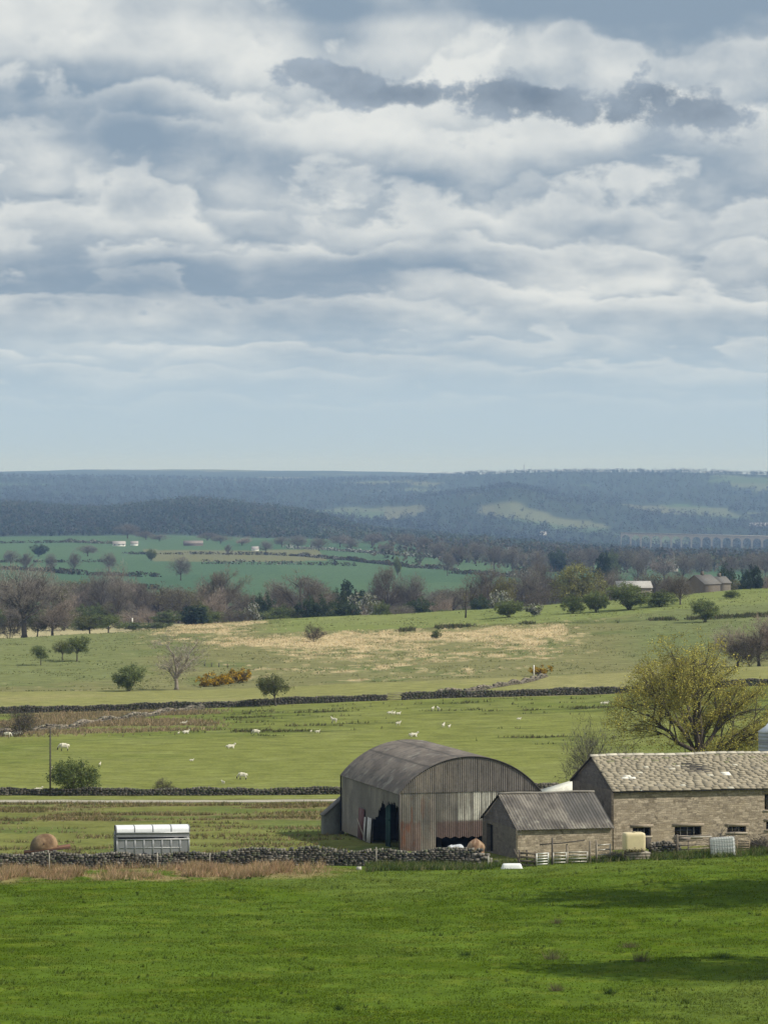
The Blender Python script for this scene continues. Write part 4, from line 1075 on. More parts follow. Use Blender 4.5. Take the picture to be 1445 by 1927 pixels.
# ---- trees and hedges of the valley farmland
VT = []
rv = random.Random(44)
for px, tp, Y, w, k in ((340,1048,2450,40,'bare2'),(72,1024,3300,34,'dark1'),(285,1034,3100,18,'green1'),(165,1026,3300,40,'bare2'),(240,986,4300,44,'bare2'),(275,1000,4200,40,'bare1'),(300,1006,4100,36,'bare2'),(390,1002,4200,46,'bare1'),(415,1008,4000,40,'bare2'),
    (455,1008,3900,34,'bare3'),(560,1008,3700,40,'bare2'),(600,1012,3600,36,'bare1'),(640,1008,3900,44,'bare2'),(700,1005,3900,46,'bare1'),(725,1022,3300,30,'bare2'),(748,1050,2600,14,'green1'),(765,1004,3700,40,'bare2'),(800,1010,3500,34,'bare1'),
    (830,1020,3200,40,'bare2'),(842,1040,2600,30,'bare2'),(862,1026,3000,36,'bare1'),(895,1020,3100,44,'bare2'),(930,1026,2900,44,'bare1'),(965,1030,2800,44,'bare2'),(1010,1036,2600,40,'bare2'),(1050,1034,2700,40,'dark1'),(1085,1034,2700,38,'bare2'),(1110,1028,2900,38,'bare1'),
    (1180,1022,2900,44,'bud2'),(1215,1026,2800,44,'bare2'),(1250,1036,2500,46,'bare3'),(1285,1042,2400,42,'bare2'),(1320,1036,2600,42,'bare2'),(1370,1044,2400,36,'bare1'),(1410,1040,2500,40,'bare2'),(1440,1036,2600,40,'bare2'),
    (20,1036,2900,30,'bare2'),(50,1040,2700,26,'bare1'),(96,1042,2700,22,'bare2'),(140,1040,2700,24,'bare1'),(205,1040,2700,30,'bare2'),(430,1024,3300,14,'bare1'),(500,1018,3500,26,'bare2'),(530,1010,3800,30,'bare2'),(660,1012,3600,30,'bare2'),(1150,1040,2500,30,'green2'),(1200,1044,2300,34,'bare2')):
    VT.append((px, tp, Y, w, k))
cnt = {}
for px, tp, Y, w, k in sorted(VT):
    i = cnt[k] = cnt.get(k, -1) + 1
    g = G(px, Y); tree('valley_tree', k, g, min(max(ROWZ(tp, Y) - g.z, 7), 19), w * Y / F, f'{WORDS[k]} among the green valley fields, {ordn(i)} of these from the left', 'tree', 'trees among the valley fields')
def hedge(pts, hgt, wd, label, dens=1.0, col=((.075,.07,.045), (.06,.075,.035), (.09,.08,.055), (.30,.29,.25)), seed=0):
    """a hedgerow laid along the ground from point to point"""
    R = np.random.default_rng(seed); o0 = G(*pts[0]); m = MB()
    for (x0, y0), (x1, y1) in zip(pts, pts[1:]):
        a = np.array(G(x0, y0)); b = np.array(G(x1, y1)); ln = np.linalg.norm(b - a); n = max(3, int(ln * dens))
        t = R.random(n); Y_ = y0 + (y1 - y0) * t; X_ = (x0 + (x1 - x0) * t - CX) * Y_ / F
        hh = hgt * (.55 + .9 * vnoise(X_ / 14, Y_ / 14, seed) ** 1.3)
        k = 7; q = np.repeat(np.stack([X_, Y_, terrain(X_, Y_)], 1), k, 0); h_ = np.repeat(hh, k)
        q[:, 0] += R.normal(0, wd * .5, len(q)); q[:, 1] += R.normal(0, wd * .5, len(q)); q[:, 2] += R.random(len(q)) * h_
        leaves(m, q - np.array(o0), 1.5, vary(col[:3] if R.random() < .7 else col, len(q), R, .3), R)
    h = m.build('hedge', M_leaf, None, False, o0); tag(h, label, 'hedge', 'hedgerows of the valley')
hedge([(-30,2830),(60,2760),(140,2640),(300,2560)], 3.2, 2, 'ragged hedgerow sloping down at the far left of the valley fields', seed=1)
hedge([(110,2250),(200,2240),(300,2200)], 3.5, 2, 'dark broken hedge just above the left tree belt', seed=2)
hedge([(380,2960),(480,2950),(560,2960),(668,2930)], 3.2, 2, 'long straight hedge with gaps across the middle green field', .8, seed=3)
hedge([(440,3380),(560,3330),(640,3200),(770,2900),(860,2800)], 3.0, 2, 'dark curving hedge running down to the right between two green fields', seed=4)
hedge([(540,3750),(640,3620),(760,3450),(860,3350)], 3.4, 3, 'white-flecked hedge below the wooded hill', 1.0, ((.09,.09,.06), (.07,.08,.045), (.5,.5,.46), (.4,.4,.36)), seed=5)
hedge([(850,2680),(920,2640),(1000,2560)], 4.5, 4, 'thick dark hedge above the willow and its neighbours', 1.4, seed=6)
hedge([(-20,3050),(90,3040),(200,3060)], 2.4, 2, 'thin hedge under the solitary dark tree at left', .8, seed=7)
hedge([(230,3420),(330,3420),(470,3400)], 2.2, 2, 'thin hedge beside the white farm buildings', .8, seed=8)
hedge([(0,4000),(120,4050),(230,3900)], 3.5, 3, 'hedge along the foot of the wooded hill at left', 1., seed=9)
hedge([(960,2900),(1060,2850),(1180,2800)], 3.2, 3, 'hedge crossing the fields right of the middle', 1., seed=10)

# ---- far woods: one mass that nobody could count
def wood(name, n, y0, y1, x0, x1, mask, cols, h0, h1, seed):
    R = np.random.default_rng(seed); m = MB()
    px = R.uniform(x0, x1, n * 3); Y = np.exp(R.uniform(math.log(y0), math.log(y1), n * 3)); X = (px - CX) * Y / F
    keep = mask(X, Y, px, R); X, Y = X[keep][:n], Y[keep][:n]; z = terrain(X, Y); n = len(X)
    h = R.uniform(h0, h1, n) * (.72 + .6 * fbm(X / 240, Y / 400, seed + 60, 3)); k = 16
    d = unit(R.normal(size=(n, k, 3))) * (R.random((n, k, 1)) ** .4); d[..., 2] = d[..., 2] * .5 + .55
    P = np.stack([X, Y, z], 1)[:, None] + d * np.stack([h * .42, h * .42, h], 1)[:, None]
    c = vary(cols, n, R, .22) * (.62 + .76 * fbm(X / 330, Y / 520, seed + 70, 3))[:, None]
    leaves(m, P.reshape(-1, 3), 3.4, np.repeat(c, k, 0) * R.uniform(.75, 1.25, (n * k, 1)), R, .6)
    o = m.build(name, M_leaf); tag(o, kind='stuff')
def m_hill(X, Y, px, R):
    e = fbm(X / 150, Y / 300, 50, 3)
    return (Y + (e - .5) * 900 > 5000) & ~((px > 690) & (Y < 5600) & (R.random(len(X)) < .5)) & ~((px > 1165) & (Y > 5900))
wood('hill_wood', 7500, 4700, 7000, -80, 1520, m_hill, ((.066,.092,.056), (.076,.092,.060), (.095,.095,.068), (.058,.084,.054)), 9, 15, 1)
def m_far(X, Y, px, R):
    big = fbm(X / 420, Y / 900, 51, 4); big2 = fbm(X / 150, Y / 500, 53, 3)
    v_ = big * .7 + big2 * .3 + .10 * np.exp(-((px - 970) / 85) ** 2 - ((Y - 8700) / 260) ** 2)
    return (v_ < .605) | (R.random(len(X)) < .06)
wood('far_wood', 10000, 7000, 14200, -80, 1520, m_far, ((.050,.064,.046), (.056,.062,.046), (.066,.066,.052)), 10, 17, 2)
def m_valley(X, Y, px, R): return (R.random(len(X)) < sstep(640, 900, px) * .75 + sstep(4300, 4650, Y) * .8) & (fbm(X / 60, Y / 140, 8, 2) > .40)
wood('valley_wood', 1100, 2900, 4900, 690, 1520, m_valley, ((.085,.085,.06), (.10,.095,.065), (.125,.11,.085), (.075,.09,.05)), 7, 13, 3)
# ------------------------------------------------------------------ drystone walls
M_wall = vmat('drystone', .95, 4, .35, .6, .1, scale2=.8)
def stone(mb, c, ax, ay, sx, sy, sz, col, r):
    """one rough block: a box with its corners knocked about, centre c, half sizes along the wall, across it and up"""
    V = []
    for i in (-1, 1):
        for j in (-1, 1):
            for k in (-1, 1):
                a = i * sx * r.uniform(.72, 1.08); b = j * sy * r.uniform(.72, 1.08); d = k * sz * r.uniform(.70, 1.08)
                V.append((c[0] + ax[0]*a + ay[0]*b, c[1] + ax[1]*a + ay[1]*b, c[2] + d))
    mb.add(V, [(0,1,3,2),(4,6,7,5),(0,4,5,1),(2,3,7,6),(0,2,6,4),(1,5,7,3)], col)
def drystone(pts, hfun, sl, label, seed, cols, th=.55, cope=True, name='drystone_wall', tumble=0.):
    r = random.Random(seed); o0 = G(*pts[0]); body = MB(); cp = MB()
    W_ = [np.array(G(*p))[:2] for p in pts]; s_tot = 0
    for p, q in zip(W_, W_[1:]):
        ln = float(np.linalg.norm(q - p)); ax = (q - p) / ln; ay = np.array([-ax[1], ax[0]])
        # rubble core so that no light shows between the stones
        n = max(2, int(ln / 1.0)); ts = np.linspace(0, ln, n + 1)
        prof_ = []
        for t in ts:
            c = p + ax * t; g = gz(*c); h = hfun(s_tot + t) * .80
            prof_.append([(c[0] + ay[0]*e - o0.x, c[1] + ay[1]*e - o0.y, g + z - o0.z) for e, z in ((-th*.40, -.15), (-th*.32, h), (th*.32, h), (th*.40, -.15))])
        body.grid(np.array(prof_), (.05, .046, .04), flip=True)
        ch = sl * .40; u = 0.0
        hmax = max(hfun(s_tot + x) for x in np.linspace(0, ln, 12)); nc = int(hmax / ch) + 1
        for side in (-1, 1):
            for c_ in range(nc):
                u = -r.random() * sl
                while u < ln:
                    w = sl * r.uniform(.55, 1.35); t = u + w / 2
                    if 0 <= t <= ln:
                        h = hfun(s_tot + t) * (1 - (.45 * r.random() if tumble and r.random() < tumble else 0))
                        zc = (c_ + .5) * ch + r.uniform(-.15, .15) * ch
                        if zc < h - ch * .3:
                            b = ay * side * (th * .5 - zc * .07 + r.uniform(-.03, .03)); c = p + ax * t + b
                            col = np.array(r.choice(cols)) * r.uniform(.7, 1.25)
                            stone(body, (c[0] - o0.x, c[1] - o0.y, gz(*c) + zc - o0.z), ax, ay, w * .5, sl * .33, ch * .56, col, r)
                    u += w
        if cope:
            u = 0.0
            while u < ln:
                w = sl * r.uniform(.35, .8); t = u + w / 2; h = hfun(s_tot + t); c = p + ax * t
                if not (tumble and r.random() < tumble):
                    col = np.array(r.choice(cols)) * r.uniform(1.0, 1.7)
                    stone(cp, (c[0] - o0.x, c[1] - o0.y, gz(*c) + h - o0.z + r.uniform(-.2, .3) * ch), ax, ay, w * .5, th * .42 * r.uniform(.7, 1), ch * r.uniform(.6, 1.05), col, r)
                u += w
        s_tot += ln
    e = empty(name, o0, 0, label, 'wall'); body.build('wall_body', M_wall, e)
    if cp.n: cp.build('coping_stones', M_wall, e)
    return e
DK = ((.10,.092,.078), (.13,.12,.10), (.075,.072,.06), (.17,.155,.13), (.085,.09,.06))
FD = ((.085,.078,.062), (.11,.10,.082), (.065,.062,.05), (.075,.08,.05))
drystone([(-60,271.5),(180,272),(420,272.3),(640,272.2),(800,271.6),(905,271.0)], lambda s: .98 + .14 * math.sin(s * .35) + .10 * math.sin(s * 1.3) + .012 * s * .5, .34, 'long dark drystone wall with jagged coping in front of the trailer and barn', 1, DK, tumble=.06)
drystone([(-70,356.6),(120,356.3),(330,356.2),(520,356.4),(660,356.8),(900,358),(1040,359),(1085,359)], lambda s: .60 + .07 * math.sin(s * .6) + .05 * math.sin(s * 1.7), .38, 'low drystone wall along the far side of the farm lane', 2, FD, .5)
drystone([(-40,560),(200,560),(420,559),(620,559.5),(727,560)], lambda s: .86 + .10 * math.sin(s * .3) + .07 * math.sin(s * 1.1), .5, 'dark field wall crossing behind the sheep, left of the gateway', 3, FD, .6)
drystone([(757,560),(900,561),(1084,561),(1230,560),(1330,560),(1500,558)], lambda s: .92 + .10 * math.sin(s * .3) + .07 * math.sin(s * 1.1), .5, 'dark field wall crossing behind the sheep, right of the gateway', 4, FD, .6)
RB_ = ((.165,.145,.115), (.13,.115,.09), (.20,.17,.13), (.11,.105,.075))
drystone([(p, Yat(p, r_, 420, 600)) for p, r_ in ((-10,1386),(45,1380),(138,1370),(207,1358),(311,1344),(380,1335))], lambda s: .50 + .20 * math.sin(s * .5), .5, 'tumbled pale field wall curving up to the long wall at left', 5, RB_, .8, tumble=.4)
drystone([(p, Yat(p, r_, 540, 760)) for p, r_ in ((826,1306),(900,1300),(945,1292),(985,1286),(1026,1274))], lambda s: .45 + .18 * math.sin(s * .6), .5, 'tumbled grey wall climbing past the white post and gorse', 6, RB_, .8, tumble=.45)
drystone([(1222,271.5),(1276,272)], lambda s: .95, .36, 'low remnant of yard wall below the byre windows', 7, DK, tumble=.1)

# ------------------------------------------------------------------ posts, gates, pole
def post(px, Y, top, w, col, name, label, group=None, lean=0., cat='post'):
    g = G(px, Y); m = MB(); h = ROWZ(top, Y) - g.z; r = random.Random(int(px))
    m.tube([(0,0,-.3), (lean*.5,0,h*.5), (lean,0,h)], [w*.55, w*.5, w*.45], 7, col)
    o = m.build(name, M_wood, None, True, g); tag(o, label, cat, group); return o
for px, top, lb in ((92.7,1606,'thin pale fence post in front of the wall below the rusty tank'),(296,1605,'thin pale fence post in front of the wall below the trailer'),(395,1607,'short pale fence post against the wall right of the trailer'),(708,1595,'thin pale fence post before the wall by the torn barn side')):
    post(px, 270.6, top, .08, (.38,.35,.29), 'fence_post', lb, 'posts along the near wall')
post(919, 269.2, 1611, .08, (.55,.52,.44), 'fence_post', 'short whitish stake at the rubble heap by the barn')
post(249, 1255, 1163, .5, (.62,.60,.52), 'white_post', 'small white post on the pale stubble behind the left pasture')
post(1004.5, Yat(1004, 1274, 560, 760), 1252, .26, (.66,.64,.58), 'white_post', 'white post by the yellow gorse bush and tumbled wall')
for px, r_ in ((385,1254),(398,1255),(412,1256),(428,1257)):
    Y = Yat(px, r_, 700, 900); post(px, Y, r_ - 8, .2, (.10,.09,.075), 'boundary_post', 'weathered post in the short run beside the straw-coloured grass', 'short run of posts on the bank')
Y = 355.6; g = G(94.5, Y); m = MB(); h = ROWZ(1371, Y) - g.z
m.tube([(0,0,-.4), (.0,0,h)], [.085, .06], 8, (.075,.068,.06))
e = empty('tall_pole', g, 0, 'thin dark tall pole with foot pegs standing at the lane wall', 'pole'); m.build('pole_shaft', M_wood, e, True)
m = MB()
for k in range(14): m.beam((-.16, 0, .8 + k * .38), (.16, 0, .8 + k * .38), .03, .03, (.07,.065,.06))
m.build('foot_pegs', M_wood, e)
# field gate in the gap of the long wall
def bar_gate(a, b, h, n, col, name, label, parent_z=0, brace=True, mat=None):
    """a gate or hurdle from ground point a to b: rails, end uprights, brace"""
    e = empty(name, a, math.atan2(b.y - a.y, b.x - a.x), label, 'gate' if 'gate' in name else 'hurdle')
    ln = math.hypot(b.x - a.x, b.y - a.y); dz = b.z - a.z; mat = mat or M_wood; w = .07
    f = MB()
    f.beam((0, 0, 0), (0, 0, h), w, w, col); f.beam((ln, 0, dz), (ln, 0, h + dz), w, w, col)
    if brace: f.beam((.05, -.04, .15), (ln - .05, -.04, h - .1 + dz), .05, .03, col)
    f.build('gate_frame', mat, e)
    for k in range(n):
        z = .12 + (h - .16) * k / (n - 1); q = MB(); q.beam((w / 2, 0, z), (ln - w / 2, 0, z + dz), .045, .085, col); q.build('rail', mat, e)
    return e
bar_gate(G(729, 560), G(756, 560), 1.15, 5, (.20,.175,.14), 'field_gate', 'timber field gate closing the gap in the long dark wall')

# ------------------------------------------------------------------ yard things
def gpt(px, row, Y):                     # point standing at this depth with its foot on the ground
    g = G(px, Y); return g
WH = (.60,.60,.56); GY = (.36,.34,.29); TB = (.15,.125,.095)
def hurdle(x0, x1, Y0, Y1, h, n, col, label, name='metal_hurdle', brace=False):
    return bar_gate(G(x0, Y0), G(x1, Y1), h, n, col, name, label, brace=brace, mat=M_steel if name == 'metal_hurdle' else M_wood)
hurdle(1009.5, 1031.5, 267.4, 267.6, .92, 5, WH, 'white barred sheep hurdle at the left end of the yard fence')
hurdle(1041, 1065.5, 268.6, 268.8, .85, 4, (.44,.43,.38), 'grey hurdle next right from the white one')
hurdle(1068, 1105, 269.2, 269.6, .85, 4, (.40,.38,.33), 'longer grey hurdle, middle one of the yard fence')
hurdle(1123, 1148, 270.4, 270.8, 1.25, 4, (.42,.40,.35), 'tall pale hurdle nearest the cream tank')
for px, top, Y, lb in ((1039,1577,268.2,'tallest dark post of the yard fence'),(1066.7,1589,268.9,'stout post between two grey hurdles'),(1110,1583,269.8,'pale post at the end of the longer grey hurdle'),(1122,1582,270.2,'post beside the tall pale hurdle')):
    post(px, Y, top, .15, (.24,.205,.16) if px != 1039 else (.11,.095,.08), 'yard_post', lb)
m = MB(); a = G(1016, 268.0); b = G(1100, 269.2); za = ROWZ(1590, 268.0); zb = ROWZ(1581.5, 269.2)
m.tube([(0,0,za-a.z), ((b.x-a.x)*.5,(b.y-a.y)*.5,(za+zb)/2-a.z-.05), (b.x-a.x,b.y-a.y,zb-a.z)], [.05,.045,.05], 6, (.08,.07,.06))
o = m.build('long_rail', M_wood, None, True, a); tag(o, 'long dark sagging rail laid across the yard posts', 'rail')
# dark timber feed rack
g = G(978, 267.6); e = empty('feed_rack', g, ALPHA * .5, 'dark broken timber feed rack leaning beside the white hurdle', 'rack'); r = random.Random(3)
m = MB()
for k in range(4): m.beam((0, .05 * k, .15 + k * .27), (1.15, -.1, .05 + k * .30), .04, .16, TB)
m.build('side_boards', M_wood, e)
for k, x in enumerate((.02, .55, 1.1)):
    m = MB(); m.beam((x, .06, -.15), (x + r.uniform(-.12, .12), .1, 1.05 + r.uniform(0, .25)), .09, .09, (.10,.085,.07)); m.build('upright', M_wood, e)
m = MB(); m.beam((.1, -.25, -.1), (-.35, .5, 1.2), .05, .14, (.13,.11,.085)); m.build('loose_board', M_wood, e)

def soft_box(mb, sx, sy, sz, rad, col, seg=4, bulge=0.):
    """a rounded block standing on z=0"""
    n = 14; g_ = np.linspace(-1, 1, n)
    for ax_ in range(3):
        for sg in (-1, 1):
            A_, B_ = np.meshgrid(g_, g_, indexing='ij'); q = np.zeros((n, n, 3)); q[..., ax_] = sg; q[..., (ax_+1) % 3] = A_; q[..., (ax_+2) % 3] = B_
            hs = np.array([sx/2, sy/2, sz/2]); P = q * hs; core = np.clip(P, -(hs - rad), hs - rad); d = P - core
            P = core + d / (np.linalg.norm(d, axis=-1, keepdims=True) + 1e-9) * rad
            if bulge: P[..., 0] *= 1 + bulge * np.cos(P[..., 2] / sz * PI); P[..., 1] *= 1 + bulge * np.cos(P[..., 2] / sz * PI)
            P[..., 2] += sz / 2; mb.grid(P, col, flip=sg < 0)
# cream tank on slatted pallets
g = G(1199, 270.3); zt = ROWZ(1602.5, 270.3) - g.z
zt = max(zt, .45)
e = empty('slatted_pallets', g, ALPHA * .7, 'grey slatted timber pallets stacked under the cream tank', 'pallets')
for k in range(3):
    m = MB(); z0 = -.05 + k * zt / 3; q = zt / 3
    for i in range(3): m.box(-.85, .85, -.55 + i * .5, -.43 + i * .5, z0, z0 + q * .55, (.16,.14,.11))
    for i in range(5): m.box(-.86, .86, -.56 + i * .26, -.40 + i * .26, z0 + q * .56, z0 + q * .97, (.30,.27,.22))
    m.build('pallet', M_wood, e)
g2 = Vector((PX(1192.5, 270.2), 270.2, g.z + zt)); ht = ROWZ(1567, 270.2) - g2.z
e = empty('cream_tank', g2, ALPHA * .7, 'cream plastic cube water tank standing on slatted pallets', 'tank')
m = MB(); soft_box(m, 1.52, 1.05, ht, .16, (.66,.56,.34), bulge=.03); m.build('tank_shell', M_plastic, e, True)
m = MB(); m.tube([(0,0,ht-.02),(0,0,ht+.06)], [.14,.14], 12, (.30,.26,.16)); m.build('filler_cap', M_plastic, e)
m = MB(); RI_ = np.random.default_rng(5); P_ = np.stack([RI_.uniform(-.7,.75,120), RI_.uniform(-.75,-.5,120), np.abs(RI_.normal(0,.12,120))+.02],1)
leaves(m, P_, .1, vary(((.07,.06,.03),(.12,.09,.05)),120,RI_), RI_); o = m.build('dead_leaves', M_leaf, None, False, g2); tag(o, 'dark dead leaves gathered at the foot of the cream tank', 'leaves')
# white tank in a cage, lying tilted
g = G(1361, 268.6); h = ROWZ(1575, 268.6) - g.z
e = empty('caged_tank', g, -.06, 'white plastic tank in a wire cage, tilted on the grass before the byre', 'tank'); e.rotation_euler = (math.radians(-4), math.radians(-4), -.03)
m = MB(); soft_box(m, 1.72, 1.1, h * .97, .12, (.74,.75,.72), bulge=.015); m.build('tank_shell', M_plastic, e, True)
m = MB(); cg = (.22,.23,.23)
for k in range(10):
    x = -.84 + 1.68 * k / 9; m.beam((x, -.60, .03), (x, -.60, h * .95), .02, .02, cg); m.beam((x, .60, .03), (x, .60, h * .95), .02, .02, cg); m.beam((x, -.6, h * .985), (x, .6, h * .985), .02, .02, cg)
for k in range(6):
    z = .04 + (h * .93) * k / 5; m.beam((-.89, -.605, z), (.89, -.605, z), .02, .02, cg); m.beam((-.89, -.6, z), (-.89, .6, z), .02, .02, cg); m.beam((.89, -.6, z), (.89, .6, z), .02, .02, cg)
m.build('wire_cage', M_steel, e)
# gate and rails in front of the byre
bar_gate(G(1275, 271.2), G(1336, 271.8), ROWZ(1574.5, 271.2) - G(1275, 271.2).z, 5, (.25,.215,.165), 'yard_gate', 'old five-barred timber gate with a pale top rail beside the caged tank')
post(1274, 271.1, 1571, .2, (.17,.145,.115), 'gate_post', 'thick dark gate post at the left of the yard gate')
m = MB(); a = G(1292, 270.9); m.beam((0,0,ROWZ(1575.5,270.9)-a.z), (1.85,.2,ROWZ(1575,271)-a.z), .05, .06, (.60,.57,.50)); o = m.build('pale_rail', M_wood, None, False, a); tag(o, 'long pale rail lying along the top of the yard gate', 'rail')
hurdle(1387, 1410, 269.5, 269.3, 1.0, 6, (.30,.24,.165), 'upright slatted timber hurdle just right of the caged tank', 'timber_hurdle')
g = G(1271, 272.6); m = MB(); m.box(-.1, 1.1, 0, .3, ROWZ(1582,272.6)-g.z, ROWZ(1573,272.6)-g.z, (.34,.29,.24), .04, random.Random(2)); m.box(.0,.1,.05,.2,-.2,ROWZ(1582,272.6)-g.z-.01,(.2,.17,.14)); m.box(.9,1.0,.05,.2,-.2,ROWZ(1582,272.6)-g.z-.01,(.2,.17,.14))
o = m.build('stone_trough', M_slate, None, False, g); tag(o, 'pinkish stone trough on legs under the wide byre window', 'trough')
def brush(px, Y, w, h, n, label, seed, cols=((.12,.105,.085),(.16,.14,.115),(.09,.08,.065))):
    R = np.random.default_rng(seed); g = G(px, Y); m = MB()
    P_ = np.stack([R.normal(0, w * .28, n), R.normal(0, w * .2, n), np.abs(R.normal(0, h * .3, n))], 1); P_[:, 2] *= np.exp(-(P_[:, 0] / (w * .5)) ** 2)
    D_ = unit(np.stack([R.normal(0, 1, n), R.normal(0, .7, n), R.uniform(-.2, .9, n)], 1))
    slivers(m, P_, D_, R.uniform(.3, 1.2, n) * h * .8, R.uniform(.03, .07, n), vary(cols, n, R), R)
    leaves(m, P_[: n // 2], .14, vary(((.06,.065,.03),(.09,.08,.045)), n // 2, R), R)
    o = m.build('brushwood_heap', M_leaf, None, False, g); tag(o, label, 'brushwood'); return o
brush(1430, 271.5, 2.4, 1.35, 900, 'dark heap of cut brushwood at the right edge before the byre', 1)
brush(1358, 273.4, 1.5, 1.9, 420, 'grey dead brambles climbing the byre wall behind the caged tank', 2, ((.24,.21,.17),(.17,.15,.125)))
brush(1155, 271.6, 1.6, .9, 420, 'dark twigs standing in for the tank shadow between the pale hurdle and the cream tank', 3)  # twig clump added where only the cream tank's shadow lies
# upturned white trough on the grass
g = G(963, 265.9); e = empty('white_trough', g, .06, 'upturned white plastic trough lying on the grass in front of the outhouse', 'trough')
m = MB(); n = 26; rows_ = []
for z, sx, sy in ((-.03,.76,.34),(.05,.75,.33),(.20,.70,.30),(.30,.66,.27),(.345,.60,.22),(.355,.3,.1),(.356,.01,.01)):
    t = np.linspace(0, 2*PI, n); c_, s_ = np.cos(t), np.sin(t); p_ = .38
    rows_.append(np.stack([sx*np.sign(c_)*np.abs(c_)**p_, sy*np.sign(s_)*np.abs(s_)**p_, np.full(n, z)], -1))
m.grid(np.array(rows_), (.80,.81,.79), flip=True); m.build('trough_shell', M_plastic, e, True)
m = MB(); m.grid(np.array([[(x*1.05, y*1.08, z) for x, y, _ in rows_[0]] for z in (-.02,.035)]), (.72,.73,.71), flip=True); m.build('trough_rim', M_plastic, e, True)
# things by the barn
g = G(856, 273.6); e = empty('pale_sheeting', g, ALPHA, 'crumpled pale plastic sheeting heaped below the gap in the barn front', 'sheeting')
m = MB(); U_, V_ = np.meshgrid(np.linspace(-1,1,30), np.linspace(-1,1,14), indexing='ij')
hh = np.clip(1 - np.abs(U_)**7, 0, 1) * np.clip(1 - V_**4, 0, 1)
m.grid(np.stack([U_*.85, V_*.5, hh*(1.30+.10*fbm(U_*2,V_*2,3,3)+.08*U_) + (fbm(U_*6,V_*6,4,3)-.5)*.16 - .05], -1), lerp(np.broadcast_to(np.array([.52,.54,.56]), U_.shape+(3,)), [.34,.35,.36], sstep(.5,.7,fbm(U_*5,V_*5,9,3)))); m.build('sheet', M_plastic, e, True)
g = G(895, 274.6); e = empty('straw_bale', g, .3, 'ragged tan bale slumped at the corner of barn and outhouse', 'bale')
m = MB(); U_, V_ = np.meshgrid(np.linspace(0,2*PI,30), np.linspace(0,1,14), indexing='ij'); rr_ = .62*(1+.25*(fbm(np.cos(U_)*2+5,np.sin(U_)*2+V_*3,5,3)-.5)*2)*np.clip(1.03-V_**7,.05,1)
m.grid(np.stack([rr_*np.cos(U_), rr_*.8*np.sin(U_), V_*1.65+(fbm(U_*2,V_*5,6,3)-.5)*.2], -1), lerp(np.broadcast_to(np.array([.34,.245,.165]), U_.shape+(3,)), [.20,.12,.075], sstep(.45,.65,fbm(U_*3,V_*6,8,3))), flip=True); m.build('bale_body', M_wall, e, True)
g = G(905, 270.2); r = random.Random(12); m = MB()
for k in range(150):
    d = abs(r.gauss(0, .62)); t = r.uniform(0, 6.28); x = d*math.cos(t)*1.5; y = d*math.sin(t)*.8; z = max(0, 1.0*math.exp(-(x/1.1)**2-(y/.6)**2))*r.random()
    t = r.uniform(0, 6.28); s = r.uniform(.10, .24)
    stone(m, (x, y, z + s*.3 + gz(g.x+x, g.y+y) - g.z), (math.cos(t), math.sin(t)), (-math.sin(t), math.cos(t)), s, s*.75, s*.55, np.array(r.choice(DK))*r.uniform(.9,1.9), r)
o = m.build('rubble_heap', M_wall, None, False, g); tag(o, 'mossy heap of rubble stones where the long wall meets the outhouse', 'rubble')
# boards leaning in the torn side
Bm = lambda v, u=-.15: Vector((barn.location.x + u*UX - v*UY, barn.location.y + u*UY + v*UX, BZ))
def board(v0, w_, h_, col, name, label, lean=.25, u=-.25, tilt=0.):
    o0 = Bm(v0, u); m = MB(); m.add([(0,0,-.1),(0,w_,-.1),(lean,w_+tilt,h_),(lean,tilt,h_)] + [(-.05,0,-.1),(-.05,w_,-.1),(lean-.05,w_+tilt,h_),(lean-.05,tilt,h_)], [(0,1,2,3),(7,6,5,4),(0,4,5,1),(1,5,6,2),(2,6,7,3),(3,7,4,0)], col)
    o = m.build(name, M_sheet if 'sheet' in name else M_wood, None, False, o0); o.rotation_euler = (0,0,ALPHA); tag(o, label, 'board'); return o
board(8.15, 1.15, 1.85, (.50,.49,.47), 'white_board', 'tall white board leaning at the torn side of the barn', .12)
board(10.1, .8, 1.75, (.44,.43,.41), 'white_board', 'shorter white board left of the taller white one', .12, -.2)
board(10.6, 1.7, 2.35, (.12,.055,.055), 'red_sheet', 'dark red metal sheet leaning on the grey barn side', .10, -.2)
board(8.6, .16, 1.5, (.30,.27,.22), 'thin_plank', 'thin grey plank slanting across the barn side below the red sheet', .1, -.45, 3.2)

# ------------------------------------------------------------------ livestock trailer
Yt = 276.8; g = G(219, Yt); e = empty('livestock_trailer', g, math.radians(8), 'silver livestock trailer with a bright panelled roof parked behind the wall', 'trailer')
Lt = 5.46; Wt = 1.9; z0 = .48; zr = ROWZ(1567.5, Yt) - g.z; zt = ROWZ(1556.5, Yt) - g.z
sv = (.30,.305,.315)
m = MB(); zs1 = ROWZ(1580.5, Yt) - g.z; zs2 = ROWZ(1576.5, Yt) - g.z
wall_holes(m, (0,0,0), (1,0,0), (0,-1,0), Lt, z0, zr, [(.12, Lt-.45, zs1, zs2)], .05, sv)
wall_holes(m, (Lt,Wt,0), (-1,0,0), (0,1,0), Lt, z0, zr, [(.45, Lt-.12, zs1, zs2)], .05, sv)
wall_holes(m, (Lt,.05,0), (0,1,0), (1,0,0), Wt-.1, z0, zr, [], .05, sv); m.box(.05, Lt-.05, .05, Wt-.05, z0+.01, z0+.08, (.15,.14,.13))
m.build('body', M_steel, e)
m = MB()
for k in range(9): x = .04 + (Lt-.08)*k/8; m.box(x-.025, x+.025, -.035, -.002, z0+.02, zs1-.01, (.42,.425,.43))
